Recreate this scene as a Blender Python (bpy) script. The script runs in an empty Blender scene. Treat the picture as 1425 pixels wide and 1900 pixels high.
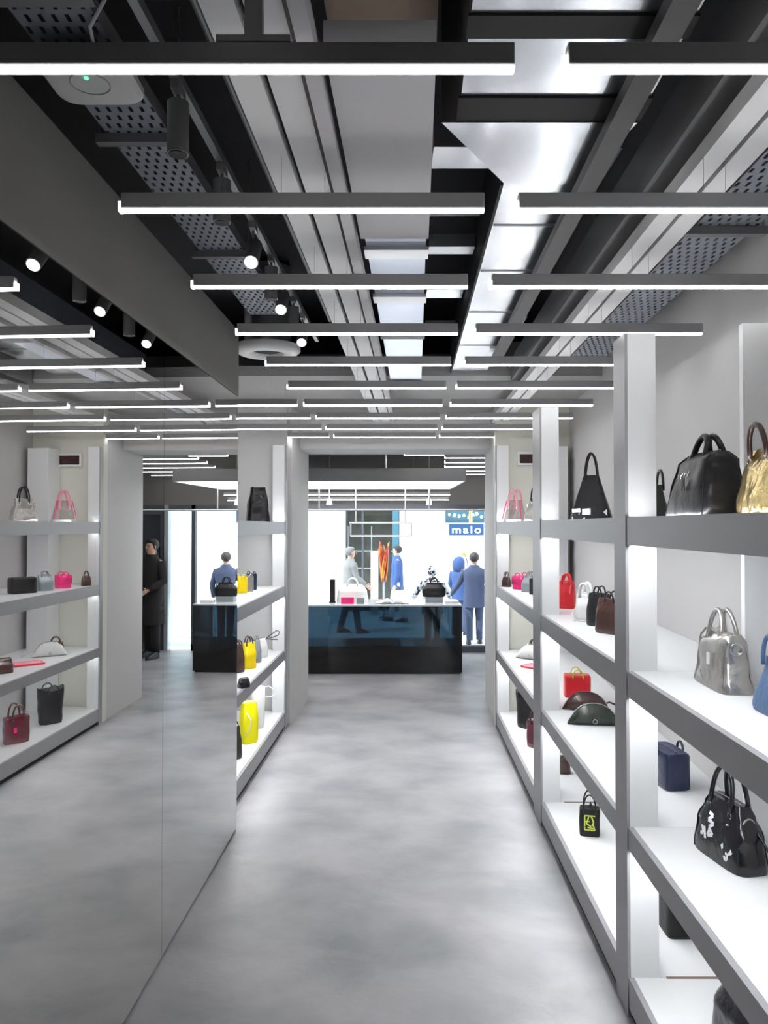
import bpy, bmesh, math, random
from mathutils import Vector, Matrix, noise
random.seed(7)
PI = math.pi
sc = bpy.context.scene
COL = sc.collection

# ------------------------------------------------------------ camera
F = 1427.0
CAMZ = 1.95
PITCH = math.radians(1.0)
cam_d = bpy.data.cameras.new('camera')
cam = bpy.data.objects.new('camera', cam_d)
COL.objects.link(cam)
cam.location = (0, 0, CAMZ)
cam.rotation_euler = (PI / 2 + PITCH, 0, 0)
cam_d.sensor_fit = 'HORIZONTAL'
cam_d.sensor_width = 36.0
cam_d.lens = 36.0 * F / 1425.0
cam_d.clip_start = 0.02
cam_d.clip_end = 200
sc.camera = cam

# ------------------------------------------------------------ world, sun, exposure
W = bpy.data.worlds.new('world')
sc.world = W
W.use_nodes = True
bg = W.node_tree.nodes['Background']
bg.inputs[0].default_value = (0.86, 0.94, 1.0, 1)
bg.inputs[1].default_value = 3.6
sun_d = bpy.data.lights.new('sun', 'SUN')
sun = bpy.data.objects.new('sun', sun_d)
COL.objects.link(sun)
sun_d.energy = 8.5
sun_d.angle = math.radians(1.0)
sun_d.color = (1.0, 0.98, 0.95)
sun.rotation_euler = Vector((0.55, 0.32, -0.75)).to_track_quat('-Z', 'Y').to_euler()
sun.location = (0, 14, 12)
vs = sc.view_settings
vs.view_transform = 'Standard'
vs.look = 'None'
vs.gamma = 1
vs.use_curve_mapping = False
vs.exposure = 0.0
BAR_E = 20.0        # linear ceiling bars
LED_E = 54.0        # strips under the shelves
TOP_E = 46.0        # strip on the top shelf
BOX_E = 4.0         # big light box above the counter
SPOT_E = 12.0
sc.cycles.use_denoising = True
sc.cycles.max_bounces = 9
sc.cycles.diffuse_bounces = 4
sc.cycles.glossy_bounces = 4
sc.cycles.transparent_max_bounces = 12
sc.cycles.sample_clamp_indirect = 6.0

# ------------------------------------------------------------ materials
def newmat(name):
    m = bpy.data.materials.new(name)
    m.use_nodes = True
    nt = m.node_tree
    return m, nt, nt.nodes['Principled BSDF']

def mat(name, col, rough=0.5, metal=0.0, coat=0.0, var=0.0, vscale=6.0, bump=0.0, bscale=40.0, spec=0.5, stretch=None):
    m, nt, p = newmat(name)
    p.inputs['Base Color'].default_value = (*col, 1)
    p.inputs['Roughness'].default_value = rough
    p.inputs['Metallic'].default_value = metal
    p.inputs['Coat Weight'].default_value = coat
    p.inputs['Coat Roughness'].default_value = 0.08
    p.inputs['Specular IOR Level'].default_value = spec
    tc = nt.nodes.new('ShaderNodeTexCoord')
    src = tc.outputs['Object']
    if stretch:
        mp = nt.nodes.new('ShaderNodeMapping')
        mp.inputs['Scale'].default_value = stretch
        nt.links.new(src, mp.inputs[0])
        src = mp.outputs[0]
    if var > 0:
        n = nt.nodes.new('ShaderNodeTexNoise')
        n.inputs['Scale'].default_value = vscale
        n.inputs['Detail'].default_value = 5
        nt.links.new(src, n.inputs['Vector'])
        mx = nt.nodes.new('ShaderNodeMix')
        mx.data_type = 'RGBA'
        mx.inputs['A'].default_value = (*[max(0, c * (1 - var)) for c in col], 1)
        mx.inputs['B'].default_value = (*[min(1, c * (1 + var)) for c in col], 1)
        nt.links.new(n.outputs['Fac'], mx.inputs['Factor'])
        nt.links.new(mx.outputs['Result'], p.inputs['Base Color'])
    if bump > 0:
        n2 = nt.nodes.new('ShaderNodeTexNoise')
        n2.inputs['Scale'].default_value = bscale
        n2.inputs['Detail'].default_value = 3
        nt.links.new(src, n2.inputs['Vector'])
        b = nt.nodes.new('ShaderNodeBump')
        b.inputs['Strength'].default_value = bump
        b.inputs['Distance'].default_value = 0.01
        nt.links.new(n2.outputs['Fac'], b.inputs['Height'])
        nt.links.new(b.outputs[0], p.inputs['Normal'])
    return m

def emit(name, col, s):
    m, nt, p = newmat(name)
    p.inputs['Base Color'].default_value = (0.8, 0.8, 0.8, 1)
    p.inputs['Emission Color'].default_value = (*col, 1)
    p.inputs['Emission Strength'].default_value = s
    return m

def glass(name, tint, rough=0.02, refl=0.08):
    m = bpy.data.materials.new(name)
    m.use_nodes = True
    nt = m.node_tree
    nt.nodes.clear()
    out = nt.nodes.new('ShaderNodeOutputMaterial')
    tr = nt.nodes.new('ShaderNodeBsdfTransparent')
    tr.inputs[0].default_value = (*tint, 1)
    gl = nt.nodes.new('ShaderNodeBsdfGlossy')
    gl.inputs['Roughness'].default_value = rough
    lw = nt.nodes.new('ShaderNodeLayerWeight')
    lw.inputs[0].default_value = 0.25
    mth = nt.nodes.new('ShaderNodeMath')
    mth.operation = 'MULTIPLY_ADD'
    mth.inputs[1].default_value = 0.6
    mth.inputs[2].default_value = refl
    nt.links.new(lw.outputs['Facing'], mth.inputs[0])
    mx = nt.nodes.new('ShaderNodeMixShader')
    nt.links.new(mth.outputs[0], mx.inputs[0])
    nt.links.new(tr.outputs[0], mx.inputs[1])
    nt.links.new(gl.outputs[0], mx.inputs[2])
    nt.links.new(mx.outputs[0], out.inputs[0])
    return m

def floor_mat():
    m, nt, p = newmat('polished_concrete')
    tc = nt.nodes.new('ShaderNodeTexCoord')
    def nz(scale, detail, dist, vec=None):
        n = nt.nodes.new('ShaderNodeTexNoise')
        n.inputs['Scale'].default_value = scale
        n.inputs['Detail'].default_value = detail
        n.inputs['Distortion'].default_value = dist
        nt.links.new(vec or tc.outputs['Object'], n.inputs['Vector'])
        return n
    a = nz(1.5, 7, 0.25)
    mp = nt.nodes.new('ShaderNodeMapping')
    mp.inputs['Scale'].default_value = (1.6, 2.0, 1)
    mp.inputs['Rotation'].default_value = (0, 0, 0.5)
    nt.links.new(tc.outputs['Object'], mp.inputs[0])
    b = nz(1.2, 6, 0.35, mp.outputs[0])
    ad = nt.nodes.new('ShaderNodeMath')
    ad.operation = 'ADD'
    nt.links.new(a.outputs['Fac'], ad.inputs[0])
    nt.links.new(b.outputs['Fac'], ad.inputs[1])
    r = nt.nodes.new('ShaderNodeValToRGB')
    r.color_ramp.elements[0].position = 0.36
    r.color_ramp.elements[0].color = (0.19, 0.195, 0.208, 1)
    r.color_ramp.elements[1].position = 0.66
    r.color_ramp.elements[1].color = (0.365, 0.357, 0.368, 1)
    e = r.color_ramp.elements.new(0.5)
    e.color = (0.28, 0.274, 0.285, 1)
    hf = nt.nodes.new('ShaderNodeMath')
    hf.operation = 'MULTIPLY'
    hf.inputs[1].default_value = 0.5
    nt.links.new(ad.outputs[0], hf.inputs[0])
    nt.links.new(hf.outputs[0], r.inputs[0])
    nt.links.new(r.outputs[0], p.inputs['Base Color'])
    p.inputs['Roughness'].default_value = 0.42
    p.inputs['Specular IOR Level'].default_value = 0.35
    n3 = nz(30, 4, 0)
    bp = nt.nodes.new('ShaderNodeBump')
    bp.inputs['Strength'].default_value = 0.12
    bp.inputs['Distance'].default_value = 0.01
    nt.links.new(n3.outputs['Fac'], bp.inputs['Height'])
    nt.links.new(bp.outputs[0], p.inputs['Normal'])
    return m

def tray_mat():
    m, nt, p = newmat('perforated_steel')
    p.inputs['Base Color'].default_value = (0.30, 0.32, 0.37, 1)
    p.inputs['Metallic'].default_value = 0.3
    p.inputs['Roughness'].default_value = 0.5
    tc = nt.nodes.new('ShaderNodeTexCoord')
    sp = nt.nodes.new('ShaderNodeSeparateXYZ')
    nt.links.new(tc.outputs['Object'], sp.inputs[0])
    def M(op, a, b=None, c=None):
        n = nt.nodes.new('ShaderNodeMath')
        n.operation = op
        for i, v in enumerate((a, b, c)):
            if v is None: continue
            if isinstance(v, (int, float)): n.inputs[i].default_value = v
            else: nt.links.new(v, n.inputs[i])
        return n.outputs[0]
    v = M('MULTIPLY', sp.outputs['Y'], 1 / 0.05)
    row = M('MODULO', M('FLOOR', v), 2)
    u = M('ADD', M('MULTIPLY', sp.outputs['X'], 1 / 0.036), M('MULTIPLY', row, 0.5))
    fu = M('ABSOLUTE', M('SUBTRACT', M('FRACT', u), 0.5))
    fv = M('ABSOLUTE', M('SUBTRACT', M('FRACT', v), 0.5))
    hole = M('MULTIPLY', M('LESS_THAN', fu, 0.17), M('LESS_THAN', fv, 0.33))
    tr = nt.nodes.new('ShaderNodeBsdfTransparent')
    mx = nt.nodes.new('ShaderNodeMixShader')
    nt.links.new(hole, mx.inputs[0])
    nt.links.new(p.outputs[0], mx.inputs[1])
    nt.links.new(tr.outputs[0], mx.inputs[2])
    nt.links.new(mx.outputs[0], nt.nodes['Material Output'].inputs[0])
    return m

M = {}
M['floor'] = floor_mat()
M['wall'] = mat('painted_wall', (0.60, 0.595, 0.59), 0.7, var=0.03, vscale=3)
M['rwall'] = mat('grey_display_wall_paint', (0.54, 0.53, 0.53), 0.7, var=0.03, vscale=3)
M['wallwarm'] = mat('warm_painted_wall', (0.74, 0.74, 0.66), 0.7, var=0.03, vscale=3)
M['soffit'] = mat('grey_soffit_paint', (0.155, 0.15, 0.143), 0.65, var=0.05, vscale=2)
M['dark'] = mat('black_ceiling_paint', (0.018, 0.019, 0.022), 0.8, var=0.2)
M['greyceil'] = mat('grey_ceiling_paint', (0.36, 0.355, 0.35), 0.7, var=0.05)
M['white'] = mat('white_lacquer', (0.84, 0.85, 0.86), 0.35, var=0.01)
M['edge'] = mat('grey_shelf_edge_paint', (0.33, 0.33, 0.345), 0.4, var=0.03, vscale=4)
M['joint'] = mat('brown_joint_seam', (0.18, 0.12, 0.09), 0.6)
M['board'] = mat('white_trunking', (0.74, 0.74, 0.75), 0.45, var=0.05, vscale=5)
M['plate'] = mat('grey_ceiling_box_paint', (0.50, 0.485, 0.50), 0.5, var=0.04, vscale=2)
M['alu'] = mat('bar_aluminium', (0.31, 0.31, 0.315), 0.45, metal=0.1)
M['duct'] = mat('galvanised_duct', (0.74, 0.76, 0.80), 0.24, metal=0.95, var=0.12, vscale=2.5, bump=0.35, bscale=3.0)
M['ductb'] = mat('blue_grey_duct', (0.52, 0.56, 0.66), 0.3, metal=0.8, var=0.2, vscale=3, bump=0.3, bscale=3.0)
M['flange'] = mat('dark_flange', (0.012, 0.012, 0.013), 0.6, spec=0.2)
M['slim'] = mat('dark_slim_beam_paint', (0.05, 0.048, 0.05), 0.5, var=0.1, spec=0.3)
M['board_lit'] = mat('white_trunking_lit', (0.88, 0.88, 0.89), 0.45, var=0.02, vscale=5)  # lit copy of the trunking white, stronger light put into the base colour
M['beam'] = mat('grey_beam_paint', (0.20, 0.20, 0.205), 0.5, metal=0.2, var=0.1)
M['brown'] = mat('brown_board', (0.35, 0.26, 0.20), 0.6, var=0.15)
M['tray'] = tray_mat()
M['plastic'] = mat('white_plastic', (0.72, 0.72, 0.72), 0.4, var=0.01)
M['steel'] = mat('brushed_steel', (0.62, 0.63, 0.65), 0.3, metal=0.9, var=0.05)
M['spotm'] = mat('grey_spot_metal', (0.26, 0.265, 0.27), 0.4, metal=0.4, var=0.05)
M['frame'] = mat('anodised_frame', (0.10, 0.11, 0.13), 0.4, metal=0.5)
M['mirror'] = mat('mirror_silver', (0.83, 0.822, 0.81), 0.004, metal=1.0)
M['mback'] = mat('mirror_backing', (0.10, 0.10, 0.10), 0.6)
M['cglass'] = glass('tinted_blue_glass', (0.085, 0.145, 0.185), 0.03, 0.045)
M['cdark'] = mat('black_glass_plinth', (0.012, 0.016, 0.025), 0.12, coat=0.5)
M['ctop'] = mat('pale_counter_top', (0.70, 0.72, 0.74), 0.12, coat=0.4, var=0.01)
M['wglass'] = glass('clear_window_glass', (0.96, 0.98, 0.985), 0.0, 0.02)
M['bglass'] = glass('pale_blue_glass', (0.80, 0.92, 0.97), 0.02, 0.04)
M['stone'] = mat('pale_facade_stone', (0.80, 0.80, 0.79), 0.8, var=0.05, bump=0.3, bscale=8)
M['pave'] = mat('street_paving', (0.74, 0.76, 0.78), 0.8, var=0.1, bump=0.2)
M['shopdark'] = mat('shop_interior_paint', (0.36, 0.34, 0.29), 0.7, var=0.5, vscale=3)
M['signblue'] = mat('blue_sign_board', (0.006, 0.05, 0.16), 0.5, var=0.05)
M['signwhite'] = mat('white_sign_letters', (0.85, 0.87, 0.9), 0.5)
M['teal'] = mat('teal_shop_paint', (0.04, 0.14, 0.20), 0.5, var=0.2)
M['bulb'] = emit('bulb_glow', (1.0, 0.98, 0.92), 6.0)
M['diff'] = emit('bar_diffuser', (1.0, 0.985, 0.98), BAR_E)
M['led'] = emit('shelf_led', (0.96, 0.98, 1.0), LED_E)
M['ledtop'] = emit('top_shelf_led', (0.96, 0.98, 1.0), TOP_E)
M['box'] = emit('light_box_diffuser', (1.0, 1.0, 0.99), BOX_E)
M['spotl'] = emit('spot_lens', (1.0, 0.97, 0.93), SPOT_E)
M['green'] = emit('green_status_led', (0.05, 1.0, 0.3), 3.0)
M['redscreen'] = mat('dark_red_screen', (0.035, 0.006, 0.008), 0.2, var=0.4, vscale=30)
# bag leathers
M['black'] = mat('black_leather', (0.009, 0.009, 0.011), 0.36, coat=0.05, bump=0.5, bscale=14, spec=0.35)
M['blackm'] = mat('matt_black_leather', (0.010, 0.010, 0.010), 0.5, bump=0.3, bscale=30, spec=0.25)
M['blackp'] = mat('glossy_black_leather', (0.006, 0.006, 0.008), 0.2, coat=0.3, bump=0.7, bscale=16, spec=0.3)
M['silverl'] = mat('silver_leather', (0.50, 0.485, 0.46), 0.24, metal=0.75, bump=0.7, bscale=12)
M['gold'] = mat('gold_leather', (0.70, 0.55, 0.26), 0.2, metal=0.85, bump=1.0, bscale=16)
M['chrome'] = mat('chrome', (0.85, 0.85, 0.86), 0.12, metal=1.0)
M['navy'] = mat('navy_leather', (0.003, 0.009, 0.04), 0.35, coat=0.05, bump=0.3, bscale=30)
M['blue'] = mat('mid_blue_leather', (0.06, 0.12, 0.24), 0.4, bump=0.3)
M['red'] = mat('bright_red_leather', (0.62, 0.008, 0.018), 0.3, coat=0.3, bump=0.3, bscale=20)
M['dkred'] = mat('dark_red_patent', (0.075, 0.002, 0.012), 0.12, coat=0.9, bump=0.6, bscale=10)
M['pink'] = mat('hot_pink_leather', (0.80, 0.02, 0.19), 0.3, coat=0.2, bump=0.2)
M['ltpink'] = mat('light_pink_leather', (0.85, 0.34, 0.42), 0.35, coat=0.2)
M['clear'] = glass('clear_vinyl', (0.90, 0.86, 0.87), 0.15, 0.10)
M['whitel'] = mat('white_leather', (0.84, 0.84, 0.83), 0.35, bump=0.3, bscale=20)
M['greyl'] = mat('grey_leather', (0.22, 0.25, 0.27), 0.35, coat=0.2, bump=0.3)
M['brownl'] = mat('brown_leather', (0.038, 0.014, 0.010), 0.32, coat=0.15, var=0.4, vscale=12, bump=0.3)
M['dkgreen'] = mat('dark_green_leather', (0.010, 0.016, 0.010), 0.38, coat=0.1, bump=0.3)
M['yellow'] = mat('bright_yellow_leather', (0.86, 0.80, 0.0), 0.4, bump=0.2)
M['yellow2'] = mat('warm_yellow_leather', (0.85, 0.62, 0.0), 0.4, bump=0.2)
M['lime'] = mat('lime_print', (0.55, 0.62, 0.08), 0.5)
M['print'] = mat('white_print', (0.80, 0.82, 0.86), 0.45)
M['paper'] = mat('paper_white', (0.80, 0.80, 0.78), 0.7, var=0.05)
# people
M['skin'] = mat('skin', (0.50, 0.30, 0.22), 0.55, var=0.05)
M['hair'] = mat('dark_hair', (0.02, 0.017, 0.016), 0.6, bump=0.8, bscale=60)
M['navycoat'] = mat('navy_coat_cloth', (0.035, 0.05, 0.105), 0.85, var=0.15, bump=0.5, bscale=12)
M['trouser'] = mat('dark_blue_trouser_cloth', (0.045, 0.065, 0.125), 0.85, var=0.15, bump=0.4, bscale=12)
M['bluecoat'] = mat('bright_blue_cloth', (0.025, 0.065, 0.2), 0.8, var=0.15, bump=0.5, bscale=12)
M['greycoat'] = mat('pale_grey_cloth', (0.17, 0.175, 0.175), 0.85, var=0.12, bump=0.4, bscale=10)
M['blackcloth'] = mat('black_cloth', (0.012, 0.012, 0.014), 0.85, bump=0.4, bscale=12)
M['shoe'] = mat('dark_shoe', (0.02, 0.02, 0.025), 0.4)

def fur_mat():
    m, nt, p = newmat('spotted_fur_cloth')
    tc = nt.nodes.new('ShaderNodeTexCoord')
    v = nt.nodes.new('ShaderNodeTexVoronoi')
    v.inputs['Scale'].default_value = 16
    nt.links.new(tc.outputs['Object'], v.inputs['Vector'])
    r = nt.nodes.new('ShaderNodeValToRGB')
    r.color_ramp.interpolation = 'CONSTANT'
    r.color_ramp.elements[0].color = (0.01, 0.011, 0.016, 1)
    r.color_ramp.elements[1].position = 0.44
    r.color_ramp.elements[1].color = (0.50, 0.52, 0.58, 1)
    nt.links.new(v.outputs['Distance'], r.inputs[0])
    nt.links.new(r.outputs[0], p.inputs['Base Color'])
    p.inputs['Roughness'].default_value = 0.9
    return m
M['fur'] = fur_mat()

def ribbon_mat():
    m, nt, p = newmat('orange_red_foil')
    tc = nt.nodes.new('ShaderNodeTexCoord')
    n = nt.nodes.new('ShaderNodeTexNoise')
    n.inputs['Scale'].default_value = 5
    nt.links.new(tc.outputs['Object'], n.inputs['Vector'])
    r = nt.nodes.new('ShaderNodeValToRGB')
    r.color_ramp.elements[0].position = 0.38
    r.color_ramp.elements[0].color = (0.26, 0.006, 0.004, 1)
    r.color_ramp.elements[1].position = 0.66
    r.color_ramp.elements[1].color = (0.48, 0.25, 0.02, 1)
    e = r.color_ramp.elements.new(0.52)
    e.color = (0.40, 0.06, 0.01, 1)
    nt.links.new(n.outputs['Fac'], r.inputs[0])
    nt.links.new(r.outputs[0], p.inputs['Base Color'])
    p.inputs['Roughness'].default_value = 0.3
    p.inputs['Metallic'].default_value = 0.3
    return m
M['foil'] = ribbon_mat()

# ------------------------------------------------------------ helpers
def empty(name, label, cat, loc=(0, 0, 0), rotz=0.0, group=None):
    o = bpy.data.objects.new(name, None)
    o.empty_display_size = 0.05
    o.location = loc
    o.rotation_euler = (0, 0, rotz)
    COL.objects.link(o)
    o['label'] = label
    o['category'] = cat
    if group: o['group'] = group
    return o

def obj(name, bm, m, parent=None, smooth=None, sub=0, loc=None, rotz=None, label=None):
    me = bpy.data.meshes.new(name)
    bmesh.ops.recalc_face_normals(bm, faces=bm.faces)
    bm.to_mesh(me)
    bm.free()
    for q in (m if isinstance(m, (list, tuple)) else [m]):
        me.materials.append(q)
    o = bpy.data.objects.new(name, me)
    COL.objects.link(o)
    if smooth is True:
        for p in me.polygons: p.use_smooth = True
    elif smooth is not None:
        me.shade_smooth() if hasattr(me, 'shade_smooth') else None
        for p in me.polygons: p.use_smooth = True
        try: me.set_sharp_from_angle(angle=math.radians(smooth))
        except Exception: pass
    if sub:
        md = o.modifiers.new('sub', 'SUBSURF')
        md.levels = sub
        md.render_levels = sub
    if parent: o.parent = parent
    if loc: o.location = loc
    if rotz is not None: o.rotation_euler = (0, 0, rotz)
    if label: o['label'] = label
    return o

def tag(o, label, cat, group=None):
    o['label'] = label
    o['category'] = cat
    if group: o['group'] = group
    return o

def struct(name, bm, m, label=None, **k):
    o = obj(name, bm, m, **k)
    o['kind'] = 'structure'
    if label: o['label'] = label
    return o

def prism(bm, pts, z0, z1):
    lo = [bm.verts.new((x, y, z0)) for x, y in pts]
    hi = [bm.verts.new((x, y, z1)) for x, y in pts]
    n = len(pts)
    bm.faces.new(lo[::-1])
    bm.faces.new(hi)
    for i in range(n):
        bm.faces.new((lo[i], lo[(i + 1) % n], hi[(i + 1) % n], hi[i]))
    return bm

def box(bm, x0, x1, y0, y1, z0, z1):
    return prism(bm, [(x0, y0), (x1, y0), (x1, y1), (x0, y1)], z0, z1)

def bbox(x0, x1, y0, y1, z0, z1, bev=0.0, seg=2):
    bm = bmesh.new()
    box(bm, x0, x1, y0, y1, z0, z1)
    if bev > 0:
        bmesh.ops.recalc_face_normals(bm, faces=bm.faces)
        bmesh.ops.bevel(bm, geom=list(bm.edges), offset=bev, segments=seg, profile=0.5, affect='EDGES')
    return bm

def lane(o0, o1, s, y0, y1, z0, z1, bm=None):
    """box running along the room: X = offset + s*Y"""
    bm = bm or bmesh.new()
    return prism(bm, [(o0 + s * y0, y0), (o1 + s * y0, y0), (o1 + s * y1, y1), (o0 + s * y1, y1)], z0, z1)

def tube(bm, pts, r, n=8, cap=True, flat=1.0):
    pts = [Vector(p) for p in pts]
    rs = r if isinstance(r, (list, tuple)) else [r] * len(pts)
    rings = []
    nrm = None
    for i, p in enumerate(pts):
        t = (pts[min(i + 1, len(pts) - 1)] - pts[max(i - 1, 0)]).normalized()
        if nrm is None:
            a = Vector((0, 0, 1)) if abs(t.z) < 0.9 else Vector((0, 1, 0))
            nrm = (a - t * a.dot(t)).normalized()
        else:
            nrm = (nrm - t * nrm.dot(t)).normalized()
        b = t.cross(nrm)
        rings.append([bm.verts.new(p + (nrm * math.cos(2 * PI * k / n) + b * math.sin(2 * PI * k / n) * flat) * rs[i]) for k in range(n)])
    for i in range(len(rings) - 1):
        for k in range(n):
            bm.faces.new((rings[i][k], rings[i][(k + 1) % n], rings[i + 1][(k + 1) % n], rings[i + 1][k]))
    if cap:
        bm.faces.new(rings[0][::-1])
        bm.faces.new(rings[-1])
    return bm

def cyl(bm, c, r, z0, z1, n=20, r2=None):
    r2 = r if r2 is None else r2
    lo = [bm.verts.new((c[0] + r * math.cos(2 * PI * k / n), c[1] + r * math.sin(2 * PI * k / n), z0)) for k in range(n)]
    hi = [bm.verts.new((c[0] + r2 * math.cos(2 * PI * k / n), c[1] + r2 * math.sin(2 * PI * k / n), z1)) for k in range(n)]
    bm.faces.new(lo[::-1])
    bm.faces.new(hi)
    for k in range(n):
        bm.faces.new((lo[k], lo[(k + 1) % n], hi[(k + 1) % n], hi[k]))
    return bm

def torus(bm, c, R, r, axis='Y', n=20):
    pts = []
    for k in range(n + 1):
        a = 2 * PI * k / n
        u, v = R * math.cos(a), R * math.sin(a)
        pts.append({'Y': (c[0] + u, c[1], c[2] + v), 'X': (c[0], c[1] + u, c[2] + v), 'Z': (c[0] + u, c[1] + v, c[2])}[axis])
    return tube(bm, pts, r, 6, cap=False)

def at(px, py, Y):
    """world point on the plane Y whose picture lies at (px, py) of the 1425x1900 frame"""
    u = (px - 712.5) / F
    v = (950 - py) / F
    d = Vector((u, math.cos(PITCH) - v * math.sin(PITCH), math.sin(PITCH) + v * math.cos(PITCH)))
    k = Y / d.y
    return Vector((d.x * k, Y, CAMZ + d.z * k))

# directions of the room's long lines (they converge slightly)
SL = 0.0425     # left shelves / ceiling lines on the left
SM = 0.036      # mirror wall
SR = 0.0256     # right shelves
ST = 0.0333     # right ceiling lines
MX = lambda y: -1.125 + SM * y
FX = lambda y: 0.893 + SR * y          # right shelf front
BX = lambda y: 1.29 + 0.07 * y         # right back wall
GX = lambda y: -1.262 + 0.042 * y      # left shelf front

# ------------------------------------------------------------ room shell
struct('floor', bbox(-3.6, 3.6, -2.5, 11.98, -0.2, 0.0), M['floor'])
struct('ceiling', bbox(-3.6, 3.6, -2.5, 12.1, 3.75, 3.9), M['dark'])
struct('ceiling_low', bbox(-2.6, 2.6, 6.0, 8.05, 3.12, 3.2), M['greyceil'])
struct('ceiling_portal', bbox(-2.6, 2.6, 8.05, 8.65, 2.75, 3.75), M['wall'])
struct('ceiling_front', bbox(-3.3, 3.3, 8.65, 11.98, 3.02, 3.1), M['soffit'])
# left side: mirror wall with soffit face above the mirror
bm = bmesh.new()
prism(bm, [(MX(-2.5) - 0.02, -2.5), (MX(4.97) - 0.02, 4.97), (MX(4.97) - 0.30, 4.97), (MX(-2.5) - 0.30, -2.5)], 0, 2.785)
prism(bm, [(MX(-2.5) + 0.004, -2.5), (MX(4.97) + 0.004, 4.97), (MX(4.97) - 0.30, 4.97), (MX(-2.5) - 0.30, -2.5)], 2.785, 3.21)
struct('wall_left', bm, M['soffit'])
struct('wall_left_outer', bbox(-3.4, -3.3, -2.5, 12, 0, 3.75), M['dark'])
bm = bmesh.new()
prism(bm, [(-1.95, 4.98), (-1.62, 7.5), (-1.72, 7.5), (-2.05, 4.98)], 0, 3.75)
struct('wall_left_alcove', bm, M['wall'])
struct('wall_left_end', bbox(-2.6, GX(7.5) - 0.0, 7.5, 7.6, 0, 3.75), M['wall'])
# right side
bm = bmesh.new()
prism(bm, [(BX(-2.5), -2.5), (BX(-2.5) + 0.1, -2.5), (BX(7.5) + 0.1, 7.5), (BX(7.5), 7.5)], 0, 3.75)
struct('wall_right', bm, M['rwall'])
struct('wall_right_end', bbox(FX(7.5) + 0.0, 2.6, 7.5, 7.6, 0, 3.75), M['wallwarm'])
struct('wall_right_outer', bbox(3.3, 3.4, -2.5, 12, 0, 3.75), M['wall'])
struct('wall_rear', bbox(-3.4, 3.4, -2.6, -2.5, 0, 3.75), M['wall'])
# portal piers between the two rooms
bm = bmesh.new()
prism(bm, [(GX(7.6) + 0.03, 7.6), (GX(8.65) + 0.05, 8.65), (-3.3, 8.65), (-3.3, 7.6)], 0, 3.75)
struct('wall_portal_left', bm, M['wall'])
bm = bmesh.new()
prism(bm, [(1.10, 7.6), (3.3, 7.6), (3.3, 8.65), (1.135, 8.65)], 0, 3.75)
struct('wall_portal_right', bm, M['wall'])

# shop front: frame, glass, door
FY = 11.84
bm = bmesh.new()
box(bm, -3.3, 3.3, FY, FY + 0.12, 2.27, 3.75)
struct('wall_front', bm, M['soffit'])
bm = bmesh.new()
box(bm, -3.3, 1.62, FY, FY + 0.1, 0.0, 0.10)
box(bm, -3.3, 3.3, FY, FY + 0.1, 2.20, 2.27)
for x in (-3.25, -1.35, 1.585, 3.2):
    box(bm, x - 0.03, x + 0.03, FY, FY + 0.1, 0.0, 2.27)
win = struct('window_1', bm, M['frame'])
obj('mullion', bbox(1.975, 2.035, FY - .04, FY + 0.1, 0.0, 2.27), M['steel'], win, label='bright steel mullion')
g = obj('pane', bbox(-3.2, 1.55, FY + 0.045, FY + 0.052, 0.1, 2.2), M['wglass'], win)
g = obj('pane', bbox(1.62, 1.97, FY + 0.045, FY + 0.052, 0.06, 2.2), M['bglass'], win)
bm = bmesh.new()
box(bm, 2.04, 3.17, FY + 0.02, FY + 0.08, 0.0, 0.10)
box(bm, 2.04, 3.17, FY + 0.02, FY + 0.08, 2.12, 2.2)
box(bm, 2.04, 2.12, FY + 0.02, FY + 0.08, 0.1, 2.12)
box(bm, 3.09, 3.17, FY + 0.02, FY + 0.08, 0.1, 2.12)
door = struct('door_1', bm, M['frame'])
obj('door_panel', bbox(2.12, 3.09, FY + 0.04, FY + 0.06, 0.1, 2.12), M['cdark'], door)
bm = bmesh.new()
tube(bm, [(2.16, FY - 0.05, 0.6), (2.16, FY - 0.05, 1.6)], 0.014, 10)
for z in (0.68, 1.52): tube(bm, [(2.16, FY - 0.05, z), (2.16, FY + 0.03, z)], 0.008, 8)
obj('door_handle', bm, M['steel'], door)

# ------------------------------------------------------------ mirrors on the left wall
def mirror_panel(y0, y1, label):
    t = empty('wall_mirror', label, 'mirror', (MX(y0), y0, 0), 0, 'wall mirror panels')
    dx = MX(y1) - MX(y0)
    bm = bmesh.new()
    prism(bm, [(0, 0.0015), (dx, y1 - y0 - 0.0015), (dx - 0.006, y1 - y0 - 0.0015), (-0.006, 0.0015)], 0.012, 2.782)
    obj('mirror_glass', bm, M['mirror'], t)
    bm = bmesh.new()
    prism(bm, [(-0.0065, 0), (dx - 0.0065, y1 - y0), (dx - 0.019, y1 - y0), (-0.019, 0)], 0.0, 2.782)
    obj('backing_panel', bm, M['mback'], t)
mirror_panel(-1.2, 1.15, 'frameless mirror panel nearest the camera, left wall')
mirror_panel(1.15, 3.49, 'frameless tall mirror panel left of the thin vertical seam')
mirror_panel(3.49, 4.97, 'frameless tall mirror panel between the seam and the left shelves')

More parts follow.
